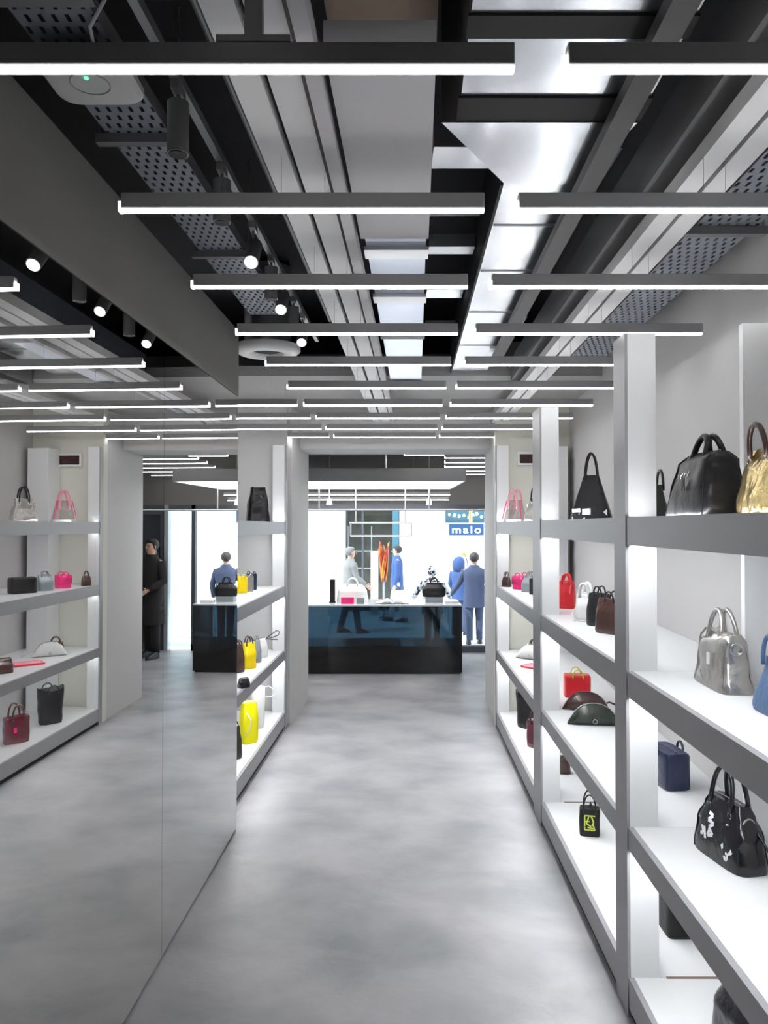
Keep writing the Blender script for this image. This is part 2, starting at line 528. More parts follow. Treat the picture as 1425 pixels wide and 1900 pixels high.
# ------------------------------------------------------------ shelving
LEV = [(1.872, 1.975), (1.267, 1.368), (0.662, 0.749)]
BASE = 0.156
def shelving(name_label, front, back, y0, y1, posts, side, column=None, lit=True):
    """side +1: unit on the right, -1: on the left"""
    g = empty('shelving_unit', name_label, 'shelves', (front(y0), y0, 0), 0, 'white shelving units')
    fx0, off = front(y0), y0
    def P(x, y): return (x - fx0, y - off)
    s = side
    for i, (zb, zt) in enumerate(LEV):
        bm = bmesh.new()
        prism(bm, [P(front(y0) + s * 0.022, y0), P(back(y0) - s * 0.002, y0), P(back(y1) - s * 0.002, y1), P(front(y1) + s * 0.022, y1)], zb + 0.022, zt)
        sh = obj('shelf', bm, M['white'], g)
        bm = bmesh.new()
        prism(bm, [P(front(y0), y0), P(front(y0) + s * 0.0215, y0), P(front(y1) + s * 0.0215, y1), P(front(y1), y1)], zb, zt + (0.008 if i == 0 else -0.0005))
        obj('front_edge', bm, M['edge'], sh, label='grey front edge')
        bm = bmesh.new()
        prism(bm, [P(front(y0 + .04) + s * 0.03, y0 + .04), P(front(y0 + .04) + s * 0.052, y0 + .04), P(front(y1 - .04) + s * 0.052, y1 - .04), P(front(y1 - .04) + s * 0.03, y1 - .04)], zb + 0.012, zb + 0.0215)
        obj('light_strip', bm, M['led'], sh)
        if i == 0:
            bm = bmesh.new()
            prism(bm, [P(front(y0 + .04) + s * 0.024, y0 + .04), P(front(y0 + .04) + s * 0.036, y0 + .04), P(front(y1 - .04) + s * 0.036, y1 - .04), P(front(y1 - .04) + s * 0.024, y1 - .04)], zt + 0.0003, zt + 0.004)
            obj('light_strip', bm, M['ledtop'], sh)
    bm = bmesh.new()
    prism(bm, [P(front(y0) + s * 0.022, y0), P(back(y0) - s * 0.002, y0), P(back(y1) - s * 0.002, y1), P(front(y1) + s * 0.022, y1)], 0.02, BASE)
    b = obj('base_shelf', bm, M['white'], g)
    bm = bmesh.new()
    prism(bm, [P(front(y0), y0), P(front(y0) + s * 0.0215, y0), P(front(y1) + s * 0.0215, y1), P(front(y1), y1)], 0.035, BASE - 0.0005)
    obj('kick_plate', bm, M['edge'], b, label='grey kick plate')
    bm = bmesh.new()
    prism(bm, [P(front(y0) + s * .012, y0), P(front(y0) + s * 0.021, y0), P(front(y1) + s * 0.021, y1), P(front(y1) + s * .012, y1)], 0.0, 0.034)
    obj('plinth_recess', bm, M['flange'], b, label='dark recessed plinth')
    for (py0, py1) in posts:
        bm = bmesh.new()
        x0, x1 = front(py0) - s * 0.004, front(py1) - s * 0.004
        prism(bm, [P(x0 + s * 0.012, py0), P(x0 + s * 0.125, py0), P(x1 + s * 0.125, py1), P(x1 + s * 0.012, py1)], 0.0, 2.725)
        po = obj('post', bm, M['white'], g)
        bm = bmesh.new()
        prism(bm, [P(x0, py0), P(x0 + s * 0.0115, py0), P(x1 + s * 0.0115, py1), P(x1, py1)], 0.0, 2.725)
        obj('post_facing', bm, M['edge'], po, label='grey painted post front')
        for (_, zt) in LEV + [(0, BASE)]:
            pass
    if column:
        cx0, cx1, cy0, cy1 = column
        bm = bmesh.new()
        prism(bm, [P(cx0, cy0), P(cx1, cy0), P(cx1, cy1), P(cx0, cy1)], BASE, 2.70)
        obj('rear_column', bm, M['white'], g)
    return g

P1 = (3.085, 3.25)
P2 = (5.02, 5.30)
P3 = (7.44, 7.50)
shelving('white lit shelving unit in front, right wall, nearest the camera', FX, BX, 0.9, 3.08, [(0.9, 1.05)], 1, (1.33, BX(2.84) - .005, 2.84, 2.87))
shelving('white lit shelving unit in the middle of the right wall', FX, BX, 3.083, 5.015, [P1], 1)
shelving('white lit shelving unit at the far end of the right wall', FX, BX, 5.018, 7.49, [P2, (7.42, 7.49)], 1, (1.53, 1.74, 7.27, 7.49))
shelving('white lit shelving unit on the left, beyond the mirror', GX, lambda y: -1.95 + 0.131 * (y - 4.98), 4.985, 7.49, [(7.40, 7.49)], -1)
# seams where base sections meet
for y, x0 in ((3.0815, 1.02), (5.0165, 1.07)):
    o = obj('floor_joint_strip', bbox(x0 + 0.1, BX(y) - 0.01, y - 0.006, y + 0.006, BASE, BASE + 0.002), M['joint'])
    tag(o, 'thin brown seam strip across the base shelf by the ' + ('nearest' if y < 4 else 'second') + ' white post', 'seam strip')

# framed dark screen on the end wall
t = empty('wall_display', 'small white framed dark display on the end wall above the far right shelves', 'display', (1.45, 7.495, 2.60))
bm = bmesh.new()
for (a, b, c, d) in ((-.15, .15, .045, .065), (-.15, .15, -.065, -.045), (-.15, -.13, -.045, .045), (.13, .15, -.045, .045)):
    box(bm, a, b, -0.025, 0, c, d)
obj('frame', bm, M['white'], t)
obj('screen', bbox(-.13, .13, -0.012, 0, -.045, .045), M['redscreen'], t)

# ------------------------------------------------------------ linear light bars
def light_bar(x0, x1, y, zb, label, group, stem=None, wires=(0.0,), top=2.97):
    t = empty('linear_light', label, 'ceiling light', ((x0 + x1) / 2, y, zb), 0, group)
    h = (x1 - x0) / 2
    obj('housing', bbox(-h, h, -0.014, 0.014, 0.0075, 0.050, 0.002, 1), M['alu'], t)
    bm = bmesh.new()
    box(bm, -h, h, -0.009, 0.009, 0.0, 0.007)
    box(bm, -h - 0.008, -h - 0.0005, -0.011, 0.011, 0.0, 0.026)
    obj('diffuser', bm, M['diff'], t)
    if stem:
        bm = bmesh.new()
        box(bm, stem - 0.017, stem + 0.017, -0.012, 0.012, 0.0645, 2.969 - zb)
        obj('mounting_stem', bm, M['alu'], t)
        obj('mounting_plate', bbox(stem - 0.07, stem + 0.07, -0.014, 0.014, 0.0505, 0.064), M['alu'], t)
    else:
        for xx in wires:
            bm = bmesh.new(); cyl(bm, (xx, 0), 0.0007, 0.0505, top - zb, 6)
            obj('hanging_wire', bm, M['steel'], t)
    return t
ORD = ['nearest', 'second', 'third', 'fourth', 'fifth', 'sixth', 'seventh', 'eighth', 'ninth', 'farthest']
HB = 0.864
YK = [1427 * HB / d for d in (850, 585, 442, 355, 297, 254, 222, 198, 178, 163)]
for k, y in enumerate(YK):
    light_bar(-0.812 + SL * y, 0.186 + SL * y, y, CAMZ + HB, '%s linear light bar of the row above the middle of the aisle' % ORD[k],
              'linear light bars', stem=0.004 if k == 0 else None, wires=(-0.06, 0.06))
    light_bar(0.300 + ST * y, 1.325 + ST * y, y, CAMZ + HB, '%s linear light bar of the row above the right shelves' % ORD[k],
              'linear light bars', wires=(0.0, 0.06))
for k, y in enumerate(YK[6:]):
    light_bar(-1.86 + SL * y, -0.862 + SL * y + 0.0, y, CAMZ + HB, '%s linear light bar of the short row above the left shelves' % ['first', 'second', 'third', 'fourth'][k],
              'linear light bars', wires=(-.3, .3), top=3.75 if y < 6 else 3.12)
for k in range(6):
    y = 8.95 + 0.5 * k
    z = CAMZ + (975 - [842, 850.5, 859, 867, 874.5, 881][k]) * y / F
    light_bar(at(826, 900, y).x, at(826, 900, y).x + 1.2, y, z, '%s linear light bar at the right of the front room' % ['first', 'second', 'third', 'fourth', 'fifth', 'sixth'][k], 'front room light bars', wires=(-.2, .4), top=3.02)
light_bar(0.24, 0.70, 8.95, CAMZ + 0.812, 'short linear light bar before the light box in the front room', 'front room light bars', wires=(0,), top=3.02)

# ------------------------------------------------------------ ceiling services
HZ = lambda h: CAMZ + h
def trunking(o0, o1, s, y0, y1, label, bmat='board'):
    w = (o1 - o0)
    t = empty('lighting_trunking', label, 'trunking', (o0 + s * y0, y0, HZ(1.02)))
    slope = s * (y1 - y0)
    L = y1 - y0
    def strip(a, b, z0, z1, nm, m):
        bm = bmesh.new()
        prism(bm, [(a, 0), (b, 0), (b + slope, L), (a + slope, L)], z0, z1)
        obj(nm, bm, m, t)
    g0, g1 = w * 0.43, w * 0.53
    strip(0, g0, 0, 0.05, 'board', M[bmat])
    strip(g1, w, 0, 0.05, 'board', M[bmat])
    strip(g0 + 0.001, g1 - 0.001, 0.03, 0.05, 'groove', M['flange'])
trunking(-0.425, -0.262, SL, 0.6, 7.6, 'long white lighting trunking with a dark groove, left of the ceiling box')
trunking(0.816, 0.966, ST, 0.6, 7.6, 'long white lighting trunking with a dark groove, above the right shelves', 'board_lit')
o = obj('cable_duct', lane(-0.248, -0.212, SL, 0.6, 7.6, HZ(1.0), HZ(1.05)), M['plate']); tag(o, 'narrow grey cable duct along the left trunking', 'cable duct')
# painted box
bm = bmesh.new(); lane(-0.198, 0.043, SL, 1.617, 2.72, HZ(1.02), HZ(1.075), bm)
o = obj('ceiling_box', bm, M['plate'], smooth=None); tag(o, 'wide grey painted ceiling box between trunking and duct', 'ceiling box')
o = obj('ceiling_board', lane(-0.25, 0.06, SL, 1.7, 3.0, HZ(1.42), HZ(1.45)), M['brown']); tag(o, 'brown board above the grey ceiling box', 'board')
# blue grey duct further along
t = empty('air_duct', 'blue grey reflective air duct behind the grey ceiling box', 'duct', (0, 2.73, HZ(1.06)))
def rel_lane(o0, o1, s, y0, y1, z0, z1, t):
    bm = bmesh.new(); lane(o0, o1, s, y0, y1, z0, z1, bm)
    bmesh.ops.translate(bm, verts=bm.verts, vec=-Vector(t.location)); return bm
obj('duct_body', rel_lane(-0.19, 0.035, SL, 2.73, 5.98, HZ(1.06), HZ(1.35), t), M['ductb'], t)
for y in (2.9, 3.5, 4.2, 4.9, 5.6):
    obj('joint_band', rel_lane(-0.20, 0.045, SL, y, y + 0.10, HZ(1.045), HZ(1.06) - .0005, t), M['steel'] if int(y * 10) % 2 else M['beam'], t)
# big galvanised duct
t = empty('air_duct', 'big galvanised air duct with dark flanges, tapering to a narrow run', 'duct', (0.4, 1.5, HZ(1.2)))
obj('wide_section', rel_lane(0.145, 0.675, ST, 0.5, 2.25, HZ(1.2), HZ(1.6), t), M['duct'], t)
for (a, b) in ((1.30, 1.40), (1.78, 1.865), (2.127, 2.25)):
    obj('flange', rel_lane(0.138, 0.682, ST, a, b, HZ(1.193), HZ(1.2) - .0005, t), M['flange'], t)
bm = bmesh.new()
def quadprism(bm, a, b, z0, z1):
    prism(bm, [a[0], a[1], b[1], b[0]], z0, z1)
prism(bm, [(0.17, 2.252), (0.75, 2.252), (0.675, 2.66), (0.42, 2.66)], HZ(1.19), HZ(1.58))
bmesh.ops.translate(bm, verts=bm.verts, vec=-Vector(t.location))
obj('tapered_section', bm, M['duct'], t)
obj('narrow_section', rel_lane(0.33, 0.60, ST, 2.661, 5.98, HZ(1.2), HZ(1.45), t), M['duct'], t)
obj('side_rail', rel_lane(0.318, 0.329, ST, 2.67, 5.98, HZ(1.19), HZ(1.47), t), M['flange'], t)
for y in (3.05, 3.6, 4.3, 5.1):
    obj('joint_band', rel_lane(0.335, 0.595, ST, y, y + 0.012, HZ(1.195), HZ(1.2) - .0005, t), M['steel'], t)
# beams
o = obj('steel_beam', lane(0.562, 0.625, ST, 0.4, 5.4, HZ(1.12), HZ(1.16)), M['slim']); tag(o, 'slim dark beam crossing beneath the big galvanised duct', 'beam')
o = obj('steel_beam', lane(0.79, 0.905, ST, 0.4, 5.98, HZ(1.13), HZ(1.30)), M['beam']); tag(o, 'wide grey steel beam beside the right lighting trunking', 'beam')
# metal cross pieces in the ceiling void
for i, (y, w, zz, m) in enumerate([(2.62, .16, 1.30, 'duct'), (3.30, .06, 1.36, 'beam'), (3.62, .10, 1.32, 'steel'), (4.35, .16, 1.34, 'duct'), (5.15, .12, 1.32, 'steel')]):
    o = obj('ceiling_crosspiece', bbox(0.06 + SL * y, 0.31 + ST * y, y, y + w, HZ(zz), HZ(zz) + 0.06), M[m])
    tag(o, '%s metal crosspiece between the ceiling box and the narrow duct' % ['nearest', 'second', 'third', 'fourth', 'farthest'][i], 'crosspiece', 'metal crosspieces left of the duct')
for i, (y, w, zz, m) in enumerate([(2.75, .28, 1.36, 'duct'), (3.45, .2, 1.38, 'steel'), (4.2, .22, 1.36, 'duct'), (5.0, .2, 1.36, 'steel')]):
    o = obj('ceiling_crosspiece', bbox(0.62 + ST * y, 0.77 + ST * y, y, y + w, HZ(zz), HZ(zz) + 0.06), M[m])
    tag(o, '%s metal crosspiece between the narrow duct and the grey beam' % ['nearest', 'second', 'third', 'farthest'][i], 'crosspiece', 'metal crosspieces right of the duct')

# cable trays
def tray(o0, o1, s, y0, y1, h, bars, label):
    t = empty('cable_tray', label, 'cable tray', (o0 + s * y0, y0, HZ(h)))
    def L(a, b, z0, z1):
        bm = bmesh.new(); lane(a, b, s, y0, y1, z0, z1, bm)
        bmesh.ops.translate(bm, verts=bm.verts, vec=-Vector(t.location)); return bm
    obj('tray_floor', L(o0, o1, HZ(h), HZ(h) + 0.002), M['tray'], t)
    obj('side_lip', L(o0 - 0.003, o0 - 0.0005, HZ(h), HZ(h) + 0.05), M['beam'], t)
    obj('side_lip', L(o1 + 0.0005, o1 + 0.003, HZ(h), HZ(h) + 0.05), M['beam'], t)
    for y in bars:
        xm = s * y - t.location.x
        obj('hanger_bar', bbox(o0 + xm - 0.04, o1 + xm + 0.04, y - t.location.y, y - t.location.y + 0.035, -0.032, -0.001), M['beam'], t)
        for xx in (o0 + xm - 0.03, o1 + xm + 0.03):
            bm = bmesh.new(); cyl(bm, (xx, y - t.location.y + 0.017), 0.004, 0.0, 3.75 - HZ(h), 8)
            obj('hanger_rod', bm, M['steel'], t)
    return t
tray(-1.064, -0.853, SL, 0.6, 4.9, 1.35, (1.9, 2.62, 3.75), 'perforated steel cable tray on the left, carrying the wireless unit')
tray(1.10, 1.335, ST, 0.6, 5.2, 1.15, (1.2, 2.93, 4.4), 'perforated steel cable tray on the right beside the wall')

# wireless access point
t = empty('access_point', 'white rounded square wireless unit with a green light', 'wireless unit', (-0.845, 2.19, HZ(1.27)))
def rrect(w, d, r, n=6):
    pts = []
    for cx, cy, a0 in ((w - r, d - r, 0), (-w + r, d - r, PI / 2), (-w + r, -d + r, PI), (w - r, -d + r, 1.5 * PI)):
        for k in range(n + 1):
            a = a0 + PI / 2 * k / n
            pts.append((cx + r * math.cos(a), cy + r * math.sin(a)))
    return pts
def stack(bm, levels):
    rings = [[bm.verts.new((x, y, z)) for x, y in pts] for pts, z in levels]
    n = len(rings[0])
    for i in range(len(rings) - 1):
        for k in range(n):
            bm.faces.new((rings[i][k], rings[i][(k + 1) % n], rings[i + 1][(k + 1) % n], rings[i + 1][k]))
    bm.faces.new(rings[0][::-1]); bm.faces.new(rings[-1])
    return bm
bm = bmesh.new()
stack(bm, [(rrect(.10, .10, .04), 0.0), (rrect(.118, .118, .05), 0.004), (rrect(.128, .128, .055), 0.014), (rrect(.13, .13, .055), 0.03), (rrect(.125, .125, .05), 0.04)])
ap = obj('casing', bm, M['plastic'], t, smooth=30)
bm = bmesh.new(); torus(bm, (0.0, 0.0, -0.0008), 0.055, 0.0018, 'Z', 32)
obj('ring_groove', bm, M['alu'], t)
bm = bmesh.new(); cyl(bm, (-0.0, -0.03, ), 0.006, -0.003, -0.0004, 12)
obj('status_light', bm, M['green'], t)
obj('bracket', bbox(-.05, .05, -.05, .05, 0.0405, 0.075), M['beam'], t)
bm = bmesh.new()
tube(bm, [(0.05, -0.1, 0.04), (0.06, -0.16, 0.06), (0.15, -0.24, 0.12), (0.18, -0.30, 0.24), (0.20, -0.32, 0.30)], 0.005, 8)
o = obj('data_cable', bm, M['plastic'], t)

# spotlights on a rail
o = obj('track_rail', lane(-0.70, -0.675, SL, 0.6, 5.3, HZ(1.27), HZ(1.30)), M['spotm']); tag(o, 'grey track rail carrying the spotlights', 'track rail')
o = obj('conduit_pipe', tube(bmesh.new(), [(-0.60 + SL * 0.6, 0.6, HZ(1.42)), (-0.60 + SL * 5.3, 5.3, HZ(1.42))], 0.012, 10), M['spotm']); tag(o, 'thin conduit pipe running beside the spotlight rail', 'pipe')
def spot(y, tilt, label, lit):
    x = -0.688 + SL * y
    t = empty('track_spotlight', label, 'spotlight', (x, y, HZ(1.27)), 0, 'track spotlights')
    obj('adapter', bbox(-0.012, 0.012, -0.04, 0.04, -0.028, -0.001), M['spotm'], t)
    bm = bmesh.new(); cyl(bm, (0, 0), 0.006, -0.06, -0.028, 8)
    obj('stalk', bm, M['spotm'], t)
    bm = bmesh.new(); cyl(bm, (0, 0), 0.031, -0.075, 0.075, 28)
    can = obj('lamp_body', bm, M['spotm'], t, smooth=40)
    can.location = (0, 0, -0.125)
    can.rotation_euler = (-tilt, 0, 0)
    bm = bmesh.new(); cyl(bm, (0, 0), 0.026, -0.0775, -0.0755, 24)
    obj('lens', bm, M['spotl'] if lit else M['blackm'], can)
spot(2.20, 0.0, 'nearest track spotlight, pointing straight down', False)
spot(2.70, 0.0, 'second track spotlight, pointing straight down, above the cable tray end', False)
spot(3.22, 0.75, 'third track spotlight, lit and tilted to the camera', True)
spot(3.62, 0.0, 'fourth track spotlight, small and upright', False)
spot(3.92, 0.75, 'fifth track spotlight, lit and tilted to the camera', True)
spot(4.28, 0.0, 'sixth track spotlight, upright behind the fifth', False)
spot(4.62, 0.75, 'farthest track spotlight, lit, beside the round diffuser', True)

# round white ceiling diffuser
t = empty('round_ceiling_diffuser', 'round white ceiling diffuser with dark throat above the left shelves', 'diffuser', (-0.80, 5.27, HZ(1.17)))
bm = bmesh.new()
n = 40
prof = [(0.10, 0.05), (0.11, 0.015), (0.14, 0.0), (0.20, 0.008), (0.225, 0.03), (0.225, 0.06)]
rings = [[bm.verts.new((r * math.cos(2 * PI * k / n), r * math.sin(2 * PI * k / n), z)) for k in range(n)] for r, z in prof]
for i in range(len(rings) - 1):
    for k in range(n): bm.faces.new((rings[i][k], rings[i][(k + 1) % n], rings[i + 1][(k + 1) % n], rings[i + 1][k]))
obj('outer_ring', bm, M['plastic'], t, smooth=True)
bm = bmesh.new(); cyl(bm, (0, 0), 0.099, 0.03, 0.06, 32); obj('throat', bm, M['flange'], t)
bm = bmesh.new(); cyl(bm, (0, 0), 0.16, 0.061, 0.60, 32); obj('neck_duct', bm, M['steel'], t, smooth=40)

# ------------------------------------------------------------ bags
def rsec(w, d, n=36, e=3.5):
    pts = []
    for k in range(n):
        a = 2 * PI * k / n
        c, s = math.cos(a), math.sin(a)
        pts.append((w * math.copysign(abs(c) ** (2 / e), c), d * math.copysign(abs(s) ** (2 / e), s)))
    return pts
def body_mesh(w, d, h, prof, e=3.5, crumple=0.0, seed=0, nz=14, lean=0.0, sag=0.0, wings=0.0):
    """loft; prof = [(t, width factor, depth factor)], half sizes w/2, d/2"""
    bm = bmesh.new()
    rings = []
    for i in range(nz + 1):
        t = i / nz
        for j in range(len(prof) - 1):
            if prof[j][0] <= t <= prof[j + 1][0] + 1e-9:
                u = (t - prof[j][0]) / max(1e-6, prof[j + 1][0] - prof[j][0])
                u = u * u * (3 - 2 * u) if len(prof) > 2 else u
                fw = prof[j][1] * (1 - u) + prof[j + 1][1] * u
                fd = prof[j][2] * (1 - u) + prof[j + 1][2] * u
                break
        ring = []
        for (x, y) in rsec(w / 2 * fw, d / 2 * fd, 40, e):
            z = h * t
            if sag: z -= sag * t * (1 - (2 * x / max(w, 1e-3)) ** 2)
            if wings: z += wings * t * t * (abs(2 * x / w)) ** 3
            v = Vector((x + lean * t, y, z))
            if crumple:
                nn = noise.noise_vector(Vector((x, y, z)) * 13 + Vector((seed * 3.1, seed, 0)))
                v += nn * crumple * min(1.0, 3 * t)
            ring.append(bm.verts.new(v))
        rings.append(ring)
    n = len(rings[0])
    for i in range(nz):
        for k in range(n):
            bm.faces.new((rings[i][k], rings[i][(k + 1) % n], rings[i + 1][(k + 1) % n], rings[i + 1][k]))
    bm.faces.new(rings[0][::-1])
    bm.faces.new(rings[-1])
    return bm
def arc(x0, x1, y, z0, hh, n=16, lean=0.0, yl=0.0, p=0.75):
    pts = []
    for k in range(n + 1):
        a = PI * k / n
        u = (1 - math.cos(a)) / 2
        s = math.sin(a) ** p
        pts.append((x0 + (x1 - x0) * u + lean * s, y + yl * s, z0 + hh * s))
    return pts
SOFT = [(0, .94, .9), (.06, 1, 1), (.5, .97, .95), (.9, .86, .5), (1, .82, .25)]
BOXY = [(0, .96, .94), (.05, 1, 1), (.93, 1, 1), (1, .94, .92)]
TRAP = [(0, .97, .95), (.05, 1, 1), (1, .66, .45)]
BUCKET = [(0, .82, .8), (.06, .88, .86), (1, 1, 1)]
RW, LW = -PI / 2, PI / 2
ROWR = 'handbags on the right shelves'
ROWL = 'handbags on the left shelves'
def strokes(bm, segs, w=0.006, y=0.0):
    """flat painted strokes on a bag front: segs of (x0,z0,x1,z1)"""
    for (x0, z0, x1, z1) in segs:
        d = Vector((x1 - x0, z1 - z0)); L = d.length; d /= L
        nx, nz = -d.y * w / 2, d.x * w / 2
        a = [(x0 + nx, z0 + nz), (x1 + nx, z1 + nz), (x1 - nx, z1 - nz), (x0 - nx, z0 - nz)]
        f = [bm.verts.new((p[0], y, p[1])) for p in a]
        b = [bm.verts.new((p[0], y + 0.0015, p[1])) for p in a]
        bm.faces.new(f); bm.faces.new(b[::-1])
        for i in range(4): bm.faces.new((f[i], f[(i + 1) % 4], b[(i + 1) % 4], b[i]))
def wrap(o, body, off=0.0008):
    md = o.modifiers.new('wrap', 'SHRINKWRAP')
    md.target = body
    md.wrap_method = 'PROJECT'
    md.use_project_y = True
    md.use_positive_direction = True
    md.use_negative_direction = True
    md.wrap_mode = 'ABOVE_SURFACE'
    md.offset = off

def bag(kind, cat, label, x, y, z, rot, w, d, h, m, prof, handles=None, crumple=0.004, seed=0, e=3.5, zipper=True, rings=False,
        tagc=None, strap=None, group=ROWR, lean=0.0, flap=False, clasp=False, feet=True, sag=0.0, wings=0.0, hm=None, piping=False):
    t = empty(kind, label, cat, (x, y, z + 0.0005), rot, group)
    bo = obj('body', body_mesh(w, d, h, prof, e, crumple, seed, lean=lean, sag=sag, wings=wings), m, t, smooth=55)
    tw, td = prof[-1][1] * w / 2, prof[-1][2] * d / 2
    hm = hm or m
    hp = handles[4] if handles and len(handles) > 4 else 0.75
    if handles:
        hw, hh, r = handles[:3]
        spread = handles[3] if len(handles) > 3 else 0.0
        for sgn in (-1, 1):
            bm = bmesh.new()
            drop = min(0.03, h * 0.15)
            pts = arc(-hw + lean, hw + lean, sgn * (td + r), h - drop, hh + drop, yl=sgn * spread, p=hp)
            tube(bm, pts, r, 8)
            obj('handle', bm, hm, t, smooth=True)
            if rings:
                for xx in (-hw, hw):
                    bm = bmesh.new()
                    torus(bm, (xx + lean, sgn * (td + r + 0.004), h - drop - 0.006), 0.010, 0.0022, 'Y', 14)
                    obj('handle_ring', bm, M['chrome'], t)
    if zipper:
        bm = bmesh.new()
        tube(bm, [(-tw * .85 + lean, 0, h + 0.001 - sag * .4), (0 + lean, 0, h + 0.001 - sag), (tw * .85 + lean, 0, h + 0.001 - sag * .4)], 0.003, 6)
        obj('zipper', bm, M['chrome'] if rings else hm, t)
    if rings:
        for sgn in (-1, 1):
            bm = bmesh.new()
            torus(bm, (sgn * (w / 2 * (prof[-1][1] * .72 + .28) + 0.004), 0, h * 0.74), min(.022, d * .17), 0.003, 'X', 18)
            obj('side_ring', bm, M['chrome'], t)
    if tagc:
        bm = bmesh.new()
        box(bm, -0.012 + w * .12, 0.012 + w * .12, -d / 2 - 0.006, -d / 2 - 0.003, h * 0.42, h * 0.62)
        obj('hang_tag', bm, tagc, t)
    if clasp:
        bm = bmesh.new()
        box(bm, -0.012, 0.012, -d / 2 - 0.005, -d / 2 - 0.0005, h * 0.30, h * 0.42)
        obj('clasp', bm, M['chrome'], t)
    if flap:
        bm = bmesh.new()
        dd = d / 2
        pts = [(-dd * .9, h + .003), (dd * .2, h + .007), (dd * 1.04, h - .004), (dd * 1.09, h * .7), (dd * 1.08, h * .38)]
        a = [bm.verts.new((-w / 2 * .96, -p[0], p[1])) for p in pts]
        b = [bm.verts.new((w / 2 * .96, -p[0], p[1])) for p in pts]
        for i in range(len(pts) - 1): bm.faces.new((a[i], a[i + 1], b[i + 1], b[i]))
        ff = obj('flap', bm, m, t, smooth=40)
        md = ff.modifiers.new('s', 'SOLIDIFY'); md.thickness = 0.003
    if strap:
        bm = bmesh.new(); tube(bm, strap, 0.0045, 8, flat=1.0)
        obj('shoulder_strap', bm, hm, t, smooth=True)
    if feet:
        bm = bmesh.new()
        for sx in (-1, 1):
            for sy in (-1, 1): cyl(bm, (sx * w * .36, sy * d * .3), 0.004, -0.0004, 0.004, 8)
        obj('base_stud', bm, M['chrome'], t)
    if piping:
        def pf(q, c):
            for j in range(len(prof) - 1):
                if prof[j][0] <= q <= prof[j + 1][0]:
                    u = (q - prof[j][0]) / max(1e-6, prof[j + 1][0] - prof[j][0])
                    u = u * u * (3 - 2 * u) if len(prof) > 2 else u
                    return prof[j][c] * (1 - u) + prof[j + 1][c] * u
            return prof[-1][c]
        kk = 0.5 ** (1 / e)
        for sx in (-1, 1):
            for sy in (-1, 1):
                bm = bmesh.new()
                tube(bm, [(sx * w / 2 * pf(q, 1) * kk + lean * q, sy * d / 2 * pf(q, 2) * kk, h * q) for q in [.02 + .06 * i for i in range(17)]], 0.0042, 6)
                obj('piping', bm, hm, t)
    return t, bo

S1, S2, S3, S0 = LEV[0][1], LEV[1][1], LEV[2][1], BASE
# --- nearest bay
t, b = bag('handbag', 'handbag', 'large glossy black handbag with silver side ring on the top shelf of the nearest bay', 1.075, 2.60, S1, RW,
    .34, .15, .215, M['black'], [(0, 1.0, .95), (.05, 1.02, 1), (.45, .90, .95), (.85, .74, .8), (1, .62, .34)], (.05, .055, .0105, -.024), .006, 3, e=5, lean=.055, piping=True, rings=True, tagc=M['blackp'])
bm = bmesh.new()
strokes(bm, [(.05, .155, .035, .135), (.035, .135, .03, .155), (.02, .15, .01, .13), (.0, .15, -.02, .14), (-.02, .14, -.01, .13), (-.035, .145, -.05, .13), (-.03, .128, -.045, .148)], .004, -.075)
o = obj('painted_mark', bm, M['chrome'], t, label='silver lettering'); wrap(o, b)
bm = bmesh.new()
torus(bm, (0.148, 0.0, 0.150), .021, .0035, 'X', 22)
obj('side_emblem', bm, M['chrome'], t)
bag('handbag', 'handbag', 'gold metallic handbag at the right picture edge on the top shelf', 1.125, 2.24, S1, RW,
    .26, .12, .20, M['gold'], [(0, .98, .97), (.1, 1.02, 1), (.6, .9, .85), (1, .6, .4)], (.05, .07, .008, .01), .014, 5, rings=True, hm=M['brownl'])
bag('handbag', 'handbag', 'dark green handbag half hidden behind the nearest white post on the top shelf', 1.20, 3.42, S1, RW,
    .20, .10, .15, M['dkgreen'], TRAP, (.04, .07, .006), .004, 2)
t, b = bag('handbag', 'handbag', 'crumpled silver leather handbag with round handles on the second shelf of the nearest bay', 1.225, 2.79, S2, -PI / 2 - 0.05,
    .28, .12, .205, M['silverl'], [(0, 1.08, 1.05), (.05, 1.07, 1.03), (.35, .95, .9), (.82, .88, .78), (1, .80, .40)], (.055, .072, .0085, -.018), .013, 8, e=5, piping=True, rings=True, sag=.012, tagc=M['whitel'])
bm = bmesh.new(); tube(bm, [(-.03, -.07, .055), (-.012, -.074, .035), (0, -.072, .03)], .0025, 6)
obj('charm', bm, M['chrome'], t)
bag('handbag', 'handbag', 'mid blue handbag cut by the right picture edge on the second shelf', 1.23, 2.385, S2, RW,
    .20, .13, .17, M['blue'], TRAP, (.045, .07, .007), .005, 4)
bag('box_bag', 'handbag', 'navy blue boxy handbag beside the nearest post on the third shelf', 1.32, 3.60, S3, -PI / 2 + 0.1,
    .22, .12, .165, M['navy'], BOXY, (.03, .028, .006), .003, 6, e=6, clasp=True, piping=True)
t, b = bag('handbag', 'handbag', 'black handbag covered in white graffiti strokes on the third shelf', 1.245, 2.79, S3, -PI / 2 + 0.18,
    .29, .135, .215, M['blackp'], [(0, 1.0, 1.0), (.05, 1.03, 1), (.55, .92, .88), (.85, .72, .6), (1, .6, .42)], (.06, .12, .0085, -.022), .007, 9, rings=True,
    piping=True, e=4.5, strap=[(.125, .02, .14), (.16, .03, .10), (.20, .05, .04), (.27, .07, .008), (.36, .08, .006)])
bm = bmesh.new()
